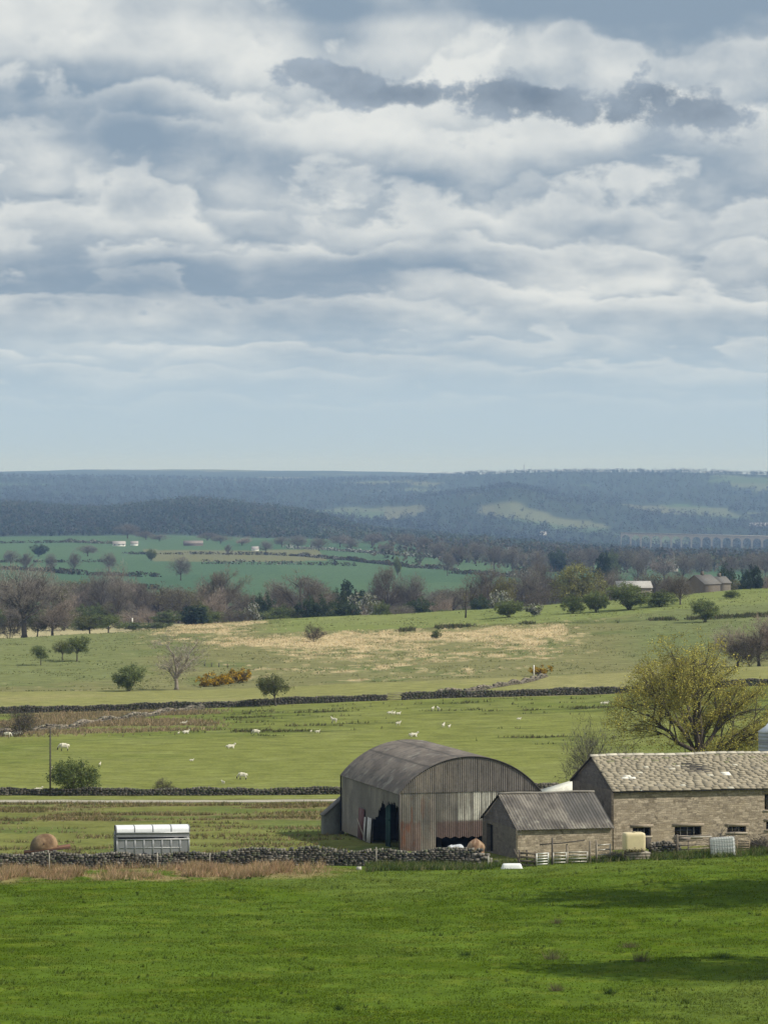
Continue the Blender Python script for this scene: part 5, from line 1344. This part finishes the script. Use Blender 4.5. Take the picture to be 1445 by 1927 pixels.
m.box(0, Lt, -.04, -.003, zs1-.06, zs1+.01, (.50,.505,.51)); m.box(0, Lt, -.04, -.003, zs2-.01, zs2+.03, (.24,.24,.25)); m.box(0, Lt, -.045, -.003, zr-.10, zr, (.38,.385,.39))
m.box(.25, Lt-.6, -.03, -.002, z0+.55, z0+.59, (.46,.47,.47))
m.build('side_ribs', M_steel, e)
m = MB(); n = 14; tt_ = np.linspace(0, PI, n)
for k in range(4):
    x0 = -.02 + Lt*k/4 + .03; x1 = Lt*(k+1)/4 - .03
    yc = Wt/2 - (Wt/2+.04)*np.sign(np.cos(tt_))*np.abs(np.cos(tt_))**.6; zc = zr + (zt-zr)*np.sin(tt_)**.5
    q = MB(); q.grid(np.array([np.stack([np.full(n,x), yc, zc],-1) for x in (x0,x1)]), (.78,.79,.80)); q.grid(np.array([np.stack([np.full(n,x), yc, zc-.03],-1) for x in (x0,x1)]), (.4,.4,.4), flip=True)
    q.build('roof_panel', M_plastic, e, True)
m = MB()
for k in range(5):
    x = Lt*k/4; m.grid(np.array([np.stack([np.full(n,xx), Wt/2-(Wt/2+.05)*np.sign(np.cos(tt_))*np.abs(np.cos(tt_))**.6, zr+.01+(zt-zr)*np.sin(tt_)**.5],-1) for xx in (x-.04,x+.04)]), (.20,.20,.21))
m.build('roof_hoops', M_steel, e)
m = MB(); m.box(-.06, -.005, .04, Wt-.04, z0, zr-.02, (.16,.165,.16))
for k in range(9): m.box(-.10, -.062, .06, Wt-.06, z0+.12+k*(zr-z0-.25)/9, z0+.18+k*(zr-z0-.25)/9, (.10,.105,.10))
m.build('tail_ramp', M_steel, e)
for x in (2.1, 3.0):
    for y in (-.10, Wt-.10):
        wl = empty('wheel', (x, y, .34), 0); wl.parent = e
        m = MB(); t = np.linspace(0, 2*PI, 25)
        m.grid(np.array([np.stack([r_*np.cos(t), np.full(25,yy), r_*np.sin(t)],-1) for r_, yy in ((.20,0),(.32,0),(.34,.04),(.34,.16),(.32,.2),(.2,.2))]), (.03,.03,.03)); m.build('tyre', M_dark, wl, True)
        m = MB(); m.grid(np.array([np.stack([r_*np.cos(t), np.full(25,yy), r_*np.sin(t)],-1) for r_, yy in ((.2,.01),(.18,.04),(.05,.03),(.001,.02))]), (.45,.45,.45)); m.build('rim', M_steel, wl, True)
m = MB(); m.beam((Lt, Wt*.5, .55), (Lt+1.0, Wt*.5, .5), .1, .1, (.25,.25,.25)); m.build('drawbar', M_steel, e)
m = MB(); m.box(Lt-.42, Lt-.03, -.03, -.004, zs1+.02, zs2-.02, (.33,.335,.34)); m.build('side_hatch', M_steel, e)

# ------------------------------------------------------------------ rusty tank on a flat trailer
Yt = 276.0; g = G(45, Yt); e = empty('rusty_tank_trailer', g, math.radians(6), 'rusty brown domed tank on a tilted flat trailer behind the left wall', 'trailer')
zb = ROWZ(1608, Yt) - g.z; zb2 = ROWZ(1596.5, Yt) - g.z; Lq = (131.5-44)/25.36
m = MB(); m.beam((0,0,zb),(Lq,0,zb2),.10,.13,(.085,.05,.035)); m.beam((0,1.6,zb),(Lq,1.6,zb2),.10,.13,(.085,.05,.035))
m.add([(0,-.02,zb+.07),(Lq,-.02,zb2+.07),(Lq,1.62,zb2+.07),(0,1.62,zb+.07),(0,-.02,zb+.12),(Lq,-.02,zb2+.12),(Lq,1.62,zb2+.12),(0,1.62,zb+.12)], [(3,2,1,0),(4,5,6,7),(0,1,5,4),(1,2,6,5),(2,3,7,6),(3,0,4,7)], (.15,.08,.05)); m.build('trailer_bed', M_wood, e)
m = MB(); t = np.linspace(0, 2*PI, 34); prof_ = [(1.02,0),(1.04,.25),(1.0,.55),(.90,.85),(.72,1.12),(.48,1.30),(.22,1.385),(.01,1.40)]
zd = ROWZ(1572.3, Yt) - (g.z + zb + (zb2-zb)*.42 + .12)
rows_ = np.array([np.stack([r_*np.cos(t)*(1.0), r_*.8*np.sin(t), np.full(34, z_*zd/1.40)],-1) for r_, z_ in prof_]); rows_[..., 0] += 1.48; rows_[..., 1] += .8; rows_[..., 2] += zb + .14 + (zb2-zb)*rows_[..., 0]/Lq*.9
c_ = lerp(np.broadcast_to(np.array([.30,.205,.12]), rows_.shape), [.165,.105,.062], sstep(.42,.62,fbm(rows_[...,0]*2+rows_[...,1],rows_[...,2]*2,5,4)))
c_ = lerp(c_, [.115,.105,.075], sstep(1.35,.55,rows_[...,0])*.7); m.grid(rows_, c_, flip=True); m.build('tank', M_wall, e, True)
m = MB(); m.tube([(1.48,.0,zb+.75),(1.48,-.06,zb+.75)], [.05,.05], 8, (.06,.03,.02)); m.build('valve', M_dark, e)
m = MB(); m.tube([(2.45,.8,zb+.5),(2.62,.8,zb+.35),(2.7,.8,zb+.28)], [.14,.12,.10], 8, (.14,.085,.05)); m.build('outlet_pipe', M_wall, e)
for x in (1.9, 2.75):
    m = MB(); t = np.linspace(0, 2*PI, 25); m.grid(np.array([np.stack([x+r_*np.cos(t), np.full(25,yy), .36+r_*np.sin(t)],-1) for r_, yy in ((.01,-.12),(.2,-.14),(.34,-.15),(.37,-.1),(.37,.06),(.34,.1))]), (.06,.045,.035)); m.build('wheel', M_dark, e, True)
m = MB(); R_ = np.random.default_rng(8); P_ = np.stack([R_.normal(0,.22,160), R_.normal(0,.2,160), np.abs(R_.normal(.75,.3,160))],1); slivers(m, P_, unit(R_.normal(size=(160,3))), R_.uniform(.2,.5,160), np.full(160,.05), vary(((.16,.12,.07),(.11,.09,.05)),160,R_), R_)
o = m.build('dead_dock_plant', M_leaf, None, False, G(141, 275.5)); tag(o, 'brown dead weed clump at the right end of the rusty trailer', 'weed')

# ------------------------------------------------------------------ sheep
M_fleece = vmat('fleece', .95, 14, .2, .5, .05); M_face = vmat('sheep_face', .8, 10, .2, .1, .1)
def sheep_mesh(key, bl, pose, dark):
    """one continuous skinned body: trunk, neck, head, ears, tail and four jointed legs (folded when lying)"""
    s = bl / 1.1; V = []; Ed = []; Rr = []
    def v(p, r, par=None):
        V.append(tuple(c * s for c in p)); Rr.append(r * s)
        if par is not None: Ed.append((par, len(V) - 1))
        return len(V) - 1
    zb = .62 if pose != 'lie' else .30
    a = v((0,0,zb),.235); b = v((.28,0,zb+.01),.225,a); c = v((-.30,0,zb+.02),.225,a); sh = v((.44,0,zb+.05),.17,b); tl = v((-.47,0,zb+.02),.13,c); v((-.56,0,zb-.16),.045,tl)
    if pose == 'graze': nk = v((.60,0,zb-.10),.105,sh); hd = v((.70,0,zb-.34),.085,nk); ms = v((.76,0,zb-.50),.05,hd); ear = (.66,zb-.30)
    elif pose == 'lie': nk = v((.56,0,zb+.20),.105,sh); hd = v((.64,0,zb+.34),.085,nk); ms = v((.80,0,zb+.28),.05,hd); ear = (.60,zb+.40)
    else: nk = v((.58,0,zb+.20),.105,sh); hd = v((.66,0,zb+.36),.085,nk); ms = v((.83,0,zb+.30),.05,hd); ear = (.62,zb+.42)
    for sg in (-1, 1):
        v((ear[0],sg*.16,ear[1]),.025,hd)
        for x, par in ((.30,b),(-.33,c)):
            if pose == 'lie': h1 = v((x+.05,sg*.20,.14),.07,par); h2 = v((x+.24,sg*.22,.06),.04,h1); v((x+.06,sg*.24,.04),.035,h2)
            else: h1 = v((x,sg*.12,zb-.24),.075,par); h2 = v((x+(.02 if x>0 else -.05),sg*.12,.26),.04,h1); v((x+(.0 if x>0 else -.01),sg*.12,.0),.035,h2)
    me = bpy.data.meshes.new('sheep'); me.from_pydata(V, Ed, []); o = bpy.data.objects.new('sheep', me); COL.objects.link(o)
    md = o.modifiers.new('skin', 'SKIN'); md.use_smooth_shade = True
    for i, d in enumerate(me.skin_vertices[0].data): d.radius = (Rr[i], Rr[i]); d.use_root = (i == 0)
    o.modifiers.new('sub', 'SUBSURF').levels = 1
    dg = bpy.context.evaluated_depsgraph_get(); dg.update(); m2 = bpy.data.meshes.new_from_object(o.evaluated_get(dg)); bpy.data.objects.remove(o)
    m2.materials.clear(); m2.materials.append(M_fleece); m2.materials.append(M_face)
    at = m2.attributes.get('col') or m2.attributes.new('col', 'FLOAT_COLOR', 'POINT')
    for i, q in enumerate(m2.vertices):
        x, y, z = (k / s for k in q.co); f = (x > .62 and pose != 'graze') or (x > .64 and pose == 'graze' and z < zb - .22) or (z < .26 and pose != 'lie') or abs(y) > .25 and x > .5
        at.data[i].color = (*((.05,.045,.04) if f and dark else (.55,.52,.44) if f else (.66,.62,.50)), 1)
    for p in m2.polygons: p.use_smooth = True
    return m2
SM = {(k, d): sheep_mesh(k, 1.1, k, d) for k in ('graze', 'stand', 'lie') for d in (0, 1)}
SHEEP = [ # px, row of the feet, pose, dark face, length in pixels, heading, label
 (14,1388,'graze',0,15,0,'white sheep grazing by the tumbled wall at the left edge'),(31,1385,'lie',0,20,.3,'white sheep lying under the crooked thorn tree'),
 (121,1414,'graze',1,22,PI,'black-faced sheep grazing just right of the tall pole'),(96,1450,'stand',0,8,1,'small white lamb hidden behind the tall pole'),
 (157,1444,'stand',0,11,2,'white lamb in front of the dark round lane bush'),(188,1442,'stand',0,9,1.3,'white lamb standing right of the dark lane bush'),
 (71,1490,'lie',0,17,0,'white sheep resting against the lane wall near the pole'),(187,1489,'lie',0,11,.5,'white sheep head showing over the lane wall right of the bush'),
 (345,1364,'lie',0,13,0,'white sheep lying highest among the rushes below the tumbled wall'),(349,1381,'lie',0,14,.2,'white sheep lying below the rushes with a lamb at its side'),(336,1382,'stand',0,6,1,'tiny lamb close to the sheep lying below the rushes'),
 (482,1384,'graze',1,16,PI,'black-faced sheep grazing alone in the middle of the field'),(433,1409,'lie',0,18,.1,'white sheep stretched out on open grass above the lane bushes'),
 (457,1468,'graze',1,20,PI*.95,'largest black-faced sheep grazing near the lane wall with a lamb'),(420,1476,'stand',0,9,2.4,'white lamb beside the largest grazing sheep'),
 (360,1433,'lie',0,9,0,'pale lamb lying alone in open grass'),
 (629,1361,'stand',0,14,2.6,'plump white sheep standing alone above the dark rush line'),(597,1379,'lie',0,10,0,'white sheep lying with a smaller one just left'),(585,1379,'stand',0,6,1,'small lamb left of a white sheep lying down'),
 (733,1344,'lie',0,11,0,'white sheep, left one of the three under the field wall gateway'),(741,1346,'stand',0,9,1,'lamb in the middle of the three near the gateway'),(749,1345,'lie',0,10,.2,'white sheep, right one of the three near the gateway'),
 (749,1366,'stand',0,11,.4,'small white lamb below the gateway trio'),(777,1387,'lie',0,18,0,'white sheep lying just above the curved barn roof'),
 (834,1370,'stand',0,12,1.2,'white sheep, left of a close standing pair above the barn'),(845,1371,'stand',0,9,1.0,'white lamb, right of a close standing pair above the barn'),
 (814,1337,'stand',0,9,1,'white lamb, left one of two below the long wall'),(825,1338,'stand',0,10,2,'white lamb, right one of two below the long wall'),
 (976,1355,'lie',0,9,0,'white sheep lying alone right of the barn'),(1139,1326,'lie',0,12,0,'white sheep lying left of the great tree'),(1131,1326,'stand',0,6,1,'lamb beside the sheep lying left of the great tree'),
]
for px, row, pose, dk_, lp, hd, lb in SHEEP:
    Y = Yat(px, row, 352, 558); g = G(px, Y); o = bpy.data.objects.new('sheep', SM[(pose, dk_)]); COL.objects.link(o)
    s = lp * Y / F / 1.25; o.location = g; o.scale = (s,) * 3; o.rotation_euler = (0, 0, hd); tag(o, lb, 'lamb' if lp < 12 and 'lamb' in lb else 'sheep', 'sheep in the walled pasture')
g = G(675, 268); m = MB(); stone(m, (0,0,.12), (1,0), (0,1), .2, .15, .14, (.52,.50,.44), random.Random(1)); o = m.build('loose_stone', M_wall, None, False, g); tag(o, 'pale loose stone on the grass in front of the barn wall', 'stone')

# ------------------------------------------------------------------ houses beyond the brow and in the valley
M_house = vmat('house_wall', .9, 2, .15, .1, .1); M_roof = vmat('house_roof', .85, 2, .2, .2, .1)
def house(px, Y, wpx, eave, ridge, dep, wall, roof, label, name='farmhouse', rz=.12, gable=None, chimney=False, wins=0, base=None, cat='house'):
    if Y > 1650 and base: Y = Yat(px, base, 1900, 8200)
    g = G(px, Y); w = wpx * Y / F; he = ROWZ(eave, Y) - g.z; hr = ROWZ(ridge, Y) - g.z; e = empty(name, g, rz, label, cat)
    m = MB(); V = [(0,0,-2),(w,0,-2),(w,dep,-2),(0,dep,-2),(0,0,he),(w,0,he),(w,dep,he),(0,dep,he),(0,dep/2,hr),(w,dep/2,hr)]
    m.add(V, [(0,1,5,4),(2,3,7,6),(3,0,4,8,7),(1,2,6,9,5)], wall); m.build('wall', M_house, e)
    m = MB(); ov = .3; sl = (hr-he)/(dep/2); z0 = he - ov*sl
    top = [(-ov,-ov,z0+.1),(w+ov,-ov,z0+.1),(w+ov,dep/2,hr+.1),(-ov,dep/2,hr+.1),(-ov,dep+ov,z0+.1),(w+ov,dep+ov,z0+.1)]; bot = [(a,b,c+.18) for a,b,c in top]
    m.add(top+bot, [(3,2,1,0),(5,2,3,4),(6,7,8,9),(10,9,8,11),(0,1,7,6),(4,10,11,5),(1,2,8,7),(2,5,11,8),(0,6,9,3),(3,9,10,4)], roof); rf_ = m.build('roof', M_roof, e)
    if chimney: m = MB(); m.box(w*.42, w*.42+.9, dep/2-.4, dep/2+.4, hr-.3, hr+1.4, tuple(.8*c for c in wall)); m.build('chimney', M_house, rf_)
    for k in range(wins):
        x = w*(k+.5)/wins; q = MB(); q.box(x-.5, x+.5, -.06, .02, he*.35, he*.35+1.2, (.05,.05,.055)); q.build('window', M_house, e)
    return e
house(1163, 1220, 64, 1107, 1096, 12, (.20,.185,.16), (.34,.33,.31), 'long stone barn with a pale grey roof behind the biggest dark bush', 'field_barn', .05, cat='barn')
house(1326, 1230, 44, 1100, 1084, 9, (.155,.138,.115), (.145,.14,.13), 'brown stone house with a steep gable among trees at right', 'stone_house', .75, chimney=True, wins=3)
house(1352, 1250, 26, 1098, 1087, 8, (.165,.15,.125), (.15,.145,.135), 'lower stone wing adjoining the steep-gabled house on its right', 'stone_cottage', .4, chimney=True, wins=1)
house(1138, 1700, 22, 1082, 1072, 8, (.60,.58,.53), (.26,.23,.21), 'white gabled cottage half hidden by trees right of the willow', 'white_cottage', .9, base=1093)
house(1252, 2150, 26, 1068, 1063, 10, (.35,.36,.33), (.48,.50,.48), 'pale farm shed among the trees above the field barn', 'farm_shed', .3, cat='shed', base=1076)
house(212, 3480, 24, 1024, 1019, 10, (.72,.72,.68), (.35,.33,.31), 'long white farmhouse at the centre of the left valley', 'white_farmhouse', .1, wins=3, base=1028)
house(246, 3500, 14, 1023, 1019, 9, (.76,.76,.72), (.32,.30,.29), 'smaller white house right of the long white farmhouse', 'white_house', .1, base=1027)
house(346, 3450, 36, 1023, 1018, 12, (.17,.145,.13), (.21,.185,.17), 'dark brown farm shed among hedges in mid valley', 'farm_shed', .1, cat='shed', base=1027)
house(474, 3300, 13, 1033, 1029, 9, (.70,.70,.67), (.36,.34,.33), 'small white house beside the curving hedge', 'white_house', .1, base=1037)
house(1018, 7600, 11, 1003.5, 1000.5, 14, (.60,.60,.57), (.30,.28,.27), 'white house standing on the valley slope below the round hill', 'white_house', .2, base=1007)
house(1412, 8900, 34, 990, 984, 20, (.52,.49,.43), (.36,.35,.36), 'large pale hall on the hillside above the viaduct', 'country_hall', .1, wins=5, cat='hall')
house(640, 3500, 12, 1018, 1014, 9, (.66,.65,.62), (.33,.31,.30), 'tiny white cottage by the white-flecked hedge', 'white_cottage', .2, base=1022)
house(958, 3000, 14, 1034, 1030, 9, (.60,.58,.54), (.34,.31,.30), 'small pale cottage between bare valley trees right of centre', 'pale_cottage', .2, base=1039)
# ------------------------------------------------------------------ viaduct
Yv = 7000.0; x0 = PX(1168, Yv); x1 = PX(1560, Yv); pit = 19.0; zt0 = ROWZ(1003, Yv); e = empty('stone_viaduct', (x0, Yv, gz(x0, Yv)), 0, 'long many-arched stone railway viaduct crossing the valley at right', 'viaduct')
m = MB(); pz = 3.0; na = int((x1-x0)/pit); zz = e.location.z
for k in range(na):
    a = k*pit; topz = lambda x: zt0 - zz - x*.026
    ra = (pit-pz)/2; cx_ = a + pit/2; zs_ = topz(cx_) - 3.6 - ra; th_ = np.linspace(PI, 0, 13)
    ax_ = cx_ + ra*np.cos(th_); az2 = zs_ + ra*np.sin(th_)
    for y, fl in ((0, False), (8, True)):
        front = [(a, y, topz(a))] + [(a, y, -25)] + [(a+pz/2, y, -25)] + [(x, y, z) for x, z in zip(ax_, az2)] + [(a+pit-pz/2, y, -25), (a+pit, y, -25), (a+pit, y, topz(a+pit))]
        # strips, so that the arch stays open
        m.add([(a,y,-25),(a+pz/2,y,-25),(a+pz/2,y,zs_),(a,y,zs_)], [(0,1,2,3)], (.26,.24,.20)); m.add([(a+pit-pz/2,y,-25),(a+pit,y,-25),(a+pit,y,zs_),(a+pit-pz/2,y,zs_)], [(0,1,2,3)], (.26,.24,.20))
        for i in range(12): m.add([(ax_[i],y,az2[i]),(ax_[i+1],y,az2[i+1]),(ax_[i+1],y,topz(ax_[i+1])),(ax_[i],y,topz(ax_[i]))], [(0,1,2,3)], (.285,.26,.215))
        m.add([(a,y,zs_),(ax_[0],y,zs_),(ax_[0],y,topz(a)),(a,y,topz(a))], [(0,1,2,3)], (.285,.26,.215)); m.add([(ax_[-1],y,zs_),(a+pit,y,zs_),(a+pit,y,topz(a+pit)),(ax_[-1],y,topz(a+pit))], [(0,1,2,3)], (.285,.26,.215))
    for i in range(12): m.add([(ax_[i],0,az2[i]),(ax_[i+1],0,az2[i+1]),(ax_[i+1],8,az2[i+1]),(ax_[i],8,az2[i])], [(0,1,2,3)], (.22,.20,.17))
    for x in (a+pz/2, a+pit-pz/2): m.add([(x,0,-25),(x,8,-25),(x,8,zs_),(x,0,zs_)], [(0,1,2,3)], (.22,.20,.17))
m.build('arcade', M_house, e)
m = MB(); m.add([(0,-.4,zt0-zz),(na*pit,-.4,zt0-zz-na*pit*.026),(na*pit,8.4,zt0-zz-na*pit*.026),(0,8.4,zt0-zz)]+[(0,-.4,zt0-zz+1.6),(na*pit,-.4,zt0-zz+1.6-na*pit*.026),(na*pit,8.4,zt0-zz+1.6-na*pit*.026),(0,8.4,zt0-zz+1.6)], [(3,2,1,0),(4,5,6,7),(0,1,5,4),(1,2,6,5),(2,3,7,6),(3,0,4,7)], (.32,.30,.255)); m.build('parapet', M_house, e)
# mast on the skyline
Yp = 12900.0; g = G(986, Yp); m = MB(); h = ROWZ(873, Yp) - g.z
for sx in (-1, 1): m.beam((sx*3.2,0,0),(sx*.4,0,h),.7,.7,(.2,.2,.2))
for k in range(5): m.beam((-3.0+k*.5,0,h*k/6),(2.6-k*.5,0,h*(k+1)/6),.5,.5,(.2,.2,.2))
e = empty('lattice_mast', g, 0, 'thin lattice mast standing on the skyline right of centre', 'mast'); m.build('lattice', M_steel, e)
m = MB()
for k in (.72, .86): m.beam((-4,0,h*k),(4,0,h*k),.5,.5,(.2,.2,.2))
m.build('cross_arms', M_steel, e)
# ------------------------------------------------------------------ grass, rushes and rough tufts
def blades(name, X, Y, h, w, cols, seed, lean=.35, k=3):
    R = np.random.default_rng(seed); n = len(X); z = terrain(X, Y)
    P = np.repeat(np.stack([X, Y, z - .02], 1), k, 0); P[:, :2] += R.normal(0, 1, (n * k, 2)) * np.repeat(w, k)[:, None] * .8
    D = unit(np.stack([R.normal(0, lean, n * k) + .12, R.normal(0, lean, n * k), np.ones(n * k)], 1))
    m = MB(); c = cols(X, Y, R); c = np.repeat(c, k, 0) * R.uniform(.84, 1.16, (n * k, 1))
    slivers(m, P, D, np.repeat(h, k) * R.uniform(.6, 1.3, n * k), np.repeat(w, k) * R.uniform(.6, 1.4, n * k), c, R)
    o = m.build(name, M_grass); tag(o, kind='stuff'); return o
M_grass = vmat('grass_blades', .9, 2, .2, 0, .0)
_n = M_grass.node_tree; _p = _n.nodes['Principled BSDF']
_t = _n.nodes.new('ShaderNodeBsdfTranslucent'); _mx = _n.nodes.new('ShaderNodeMixShader'); _mx.inputs[0].default_value = .3
_n.links.new(_p.inputs['Base Color'].links[0].from_socket, _t.inputs['Color'])
_n.links.new(_p.outputs[0], _mx.inputs[1]); _n.links.new(_t.outputs[0], _mx.inputs[2]); _n.links.new(_mx.outputs[0], _n.nodes['Material Output'].inputs['Surface'])
RG = np.random.default_rng(77)
def scatter(n, x0, x1, y0, y1, keep):
    Y = RG.uniform(y0, y1, n); px = RG.uniform(x0, x1, n); X = (px - CX) * Y / F
    q = keep(px, X, Y) > RG.random(n); return X[q], Y[q], px[q]
def near_col(X, Y, R):
    c = ground_colour(X, Y); return c * np.array([1.35, 1.28, 1.15])
X, Y, p = scatter(230000, -60, 1505, 164, 269.5, lambda px, X, Y: .25 + .9 * sstep(.42, .62, fbm(X / 2.2, Y / 2.2, 71, 3)))
blades('meadow_grass', X, Y, RG.uniform(.06, .15, len(X)), np.full(len(X), .05), near_col, 1, .55, 2)
# rank tussocks dotted through the meadow
X, Y, p = scatter(5000, -60, 1505, 166, 269, lambda px, X, Y: sstep(.62, .76, fbm(X / 1.5, Y / 1.5, 73, 2)))
blades('meadow_tussocks', X, Y, RG.uniform(.14, .30, len(X)), np.full(len(X), .06), lambda X, Y, R: vary(((.085,.12,.02), (.10,.135,.026)), len(X), R), 2, .4, 7)
# long grass under the fence and along the wall foot
X, Y, p = scatter(16000, 690, 1505, 264.5, 271.8, lambda px, X, Y: (.85 * sstep(266.5, 269, Y + (px < 930) * 1.5 - 2.2 * sstep(930, 990, px) * (px < 1230) + (fbm(X / 1.5, Y, 3, 2) - .5) * 3)))
blades('long_grass', X, Y, RG.uniform(.22, .60, len(X)), np.full(len(X), .05), lambda X, Y, R: vary(((.085,.125,.028), (.11,.15,.04), (.065,.10,.022), (.20,.19,.09)), len(X), R), 3, .35, 4)
# reddish rushes before the wall
def rushf(px, X, Y):
    cl = vnoise(X / 1.15, Y / 1.0, 8); ed = (vnoise(X / 1.5, Y * 0, 6) - .5) * 6.5
    return np.clip(sstep(263.0, 267.0, Y + ed) * sstep(665, 570, px + (vnoise(X / 1.4, Y * 0, 16) - .5) * 160), 0, 1) * sstep(.42, .60, cl) * (.15 + .85 * sstep(.32, .5, vnoise(X / 2.6, Y * 0, 19)))
X, Y, p = scatter(60000, -60, 690, 260, 271.6, rushf)
hr = (.16 + .55 * sstep(.40, .75, vnoise(X / 1.15, Y / 1.0, 8))) * RG.uniform(.7, 1.2, len(X))
blades('bleached_rushes', X, Y, hr, np.full(len(X), .035), lambda X, Y, R: vary(((.52,.35,.225), (.56,.41,.26), (.42,.27,.165), (.30,.24,.11), (.20,.19,.07)), len(X), R), 4, .42, 3)
# rough pasture tufts
def band_b(px, X, Y): return sstep(.52, .64, fbm(X / 9, Y / 2.2, 31, 4)) * (.35 + .65 * sstep(314, 324, Y)) 
X, Y, p = scatter(60000, -60, 660, 275, 344, band_b)
blades('pasture_tufts', X, Y, RG.uniform(.15, .40, len(X)), np.full(len(X), .07), lambda X, Y, R: vary(((.24,.185,.10), (.17,.155,.06), (.13,.14,.05), (.32,.25,.14)), len(X), R), 5, .45, 3)
def wetf(px, X, Y):
    n_x = fbm(X / 9, Y / 2.2, 31, 4); n_l = fbm(X / 30, Y / 45, 23, 3)
    return sstep(430, 470, Y) * sstep(560, 530, Y) * sstep(280, 560, px) * sstep(.57, .68, n_x) * sstep(.46, .60, n_l + .05) * sstep(.35, .55, vnoise(X / 3.5, Y / 3, 5))
X, Y, p = scatter(50000, 200, 1300, 430, 558, wetf)
blades('dark_rushes', X, Y, RG.uniform(.22, .5, len(X)), np.full(len(X), .10), lambda X, Y, R: vary(((.07,.08,.03), (.10,.10,.045), (.15,.13,.065)), len(X), R), 6, .3, 3)
def dryf(px, X, Y): return sstep(470, 500, Y) * sstep(452, 300, px) * sstep(.40, .58, fbm(X / 14, Y / 9, 37, 3)) * sstep(557, 548, Y)
X, Y, p = scatter(26000, -60, 470, 465, 557, dryf)
blades('dry_rushes', X, Y, RG.uniform(.25, .7, len(X)), np.full(len(X), .12), lambda X, Y, R: vary(((.36,.27,.17), (.28,.22,.13), (.22,.19,.10)), len(X), R), 7, .4, 3)
def strawf(px, X, Y):
    s = np.exp(-((Y - 850) / 42) ** 2) * sstep(360, 460, px) * sstep(1130, 1010, px) * 1.2 + np.exp(-((Y - 755) / 70) ** 2) * sstep(430, 560, px) * sstep(1160, 1040, px) * .50 + np.exp(-((Y - 980) / 90) ** 2) * sstep(210, 330, px) * sstep(560, 440, px) * .75
    return sstep(.30, .62, s * .6 + (fbm(X / 16, Y / 26, 41, 4) - .5) * .7 + (fbm(X / 4, Y / 7, 43, 4) - .5) * .8 + .04) * .6
X, Y, p = scatter(90000, 190, 1240, 668, 1060, strawf)
blades('straw_grass', X, Y, RG.uniform(.18, .5, len(X)), np.full(len(X), .10), lambda X, Y, R: vary(((.62,.50,.30), (.54,.43,.26), (.44,.36,.20), (.72,.60,.40)), len(X), R), 8, .6, 3)
def bankf(px, X, Y): return .5 * sstep(.46, .62, fbm(X / 7, Y / 11, 91, 4))
X, Y, p = scatter(45000, -60, 1505, 655, 1060, bankf)
blades('bank_grass', X, Y, RG.uniform(.18, .42, len(X)), np.full(len(X), .13), lambda X, Y, R: vary(((.15,.17,.06), (.12,.145,.05), (.20,.195,.085)), len(X), R), 9, .6, 3)
def ditchf(px, X, Y):
    n_l = fbm(X / 30, Y / 45, 23, 3); d = Y - 893 + np.clip(px - 1000, 0, 445) * .06 - (n_l - .5) * 14
    return np.exp(-(d / 4.0) ** 2) * sstep(560, 700, px) * sstep(.50, .72, vnoise(X / 5, Y * 0, 12)) * .7
X, Y, p = scatter(60000, 560, 1505, 845, 915, ditchf)
blades('ditch_rushes', X, Y, RG.uniform(.4, 1.0, len(X)), np.full(len(X), .22), lambda X, Y, R: vary(((.07,.085,.035), (.10,.105,.05), (.14,.125,.07)), len(X), R), 10, .3, 3)
# single tall tufts standing in the meadow
def tuft(px, row, w, h, label, seed, cols):
    Y = Yat(px, row, 166, 268); g = G(px, Y); R = np.random.default_rng(seed); n = 170; m = MB()
    P = np.stack([R.normal(0, w * .22, n), R.normal(0, w * .22, n), np.full(n, -.03)], 1); D = unit(np.stack([P[:, 0] * 1.6 / w + R.normal(0, .25, n), P[:, 1] / w + R.normal(0, .25, n), np.ones(n)], 1))
    slivers(m, P, D, h * R.uniform(.5, 1.2, n), np.full(n, .022), vary(cols, n, R), R)
    o = m.build('grass_tuft', M_grass, None, False, g); tag(o, label, 'tuft'); return o
TC = ((.17,.155,.07), (.11,.125,.045), (.22,.19,.10)); TD = ((.045,.08,.016), (.06,.095,.02))
tuft(1040, 1806, 1.1, .62, 'brownish grass tuft, left one of two in the right foreground', 1, TC)
tuft(1206, 1810, .9, .75, 'brownish seedy grass tuft, right one of two in the right foreground', 2, TC)
tuft(1048, 1739, .5, .42, 'small brown tuft above the two larger ones', 3, TC)
tuft(1186, 1784, .9, .4, 'low pale tuft just above the seedy one', 4, TC)
tuft(878, 1799, .9, .3, 'dark green tussock alone in the middle foreground', 5, TD)
tuft(1358, 1804, 1.2, .45, 'dark green tuft in the shade at the right edge', 6, TD)
tuft(1048, 1866, .7, .5, 'faint brown tuft lowest below the two larger ones', 7, TC)
tuft(637, 1902, .3, .35, 'dark thistle-like tuft near the bottom centre', 8, TD)
tuft(1146, 1872, .45, .4, 'dark thistle-like tuft low in the right foreground', 9, TD)
# unseen trees added outside the view on the right to cast shade across the meadow
for x, y, h, w in ((34, 231, 22, 11), (40, 236, 24, 12), (32, 190, 22, 10)):
    tree('unseen_shade_tree', 'shade', Vector((x, y, gz(x, y))), h, w, 'unseen leafy tree added just outside the view to shade the meadow', 'tree', 'unseen trees added to shade the meadow')
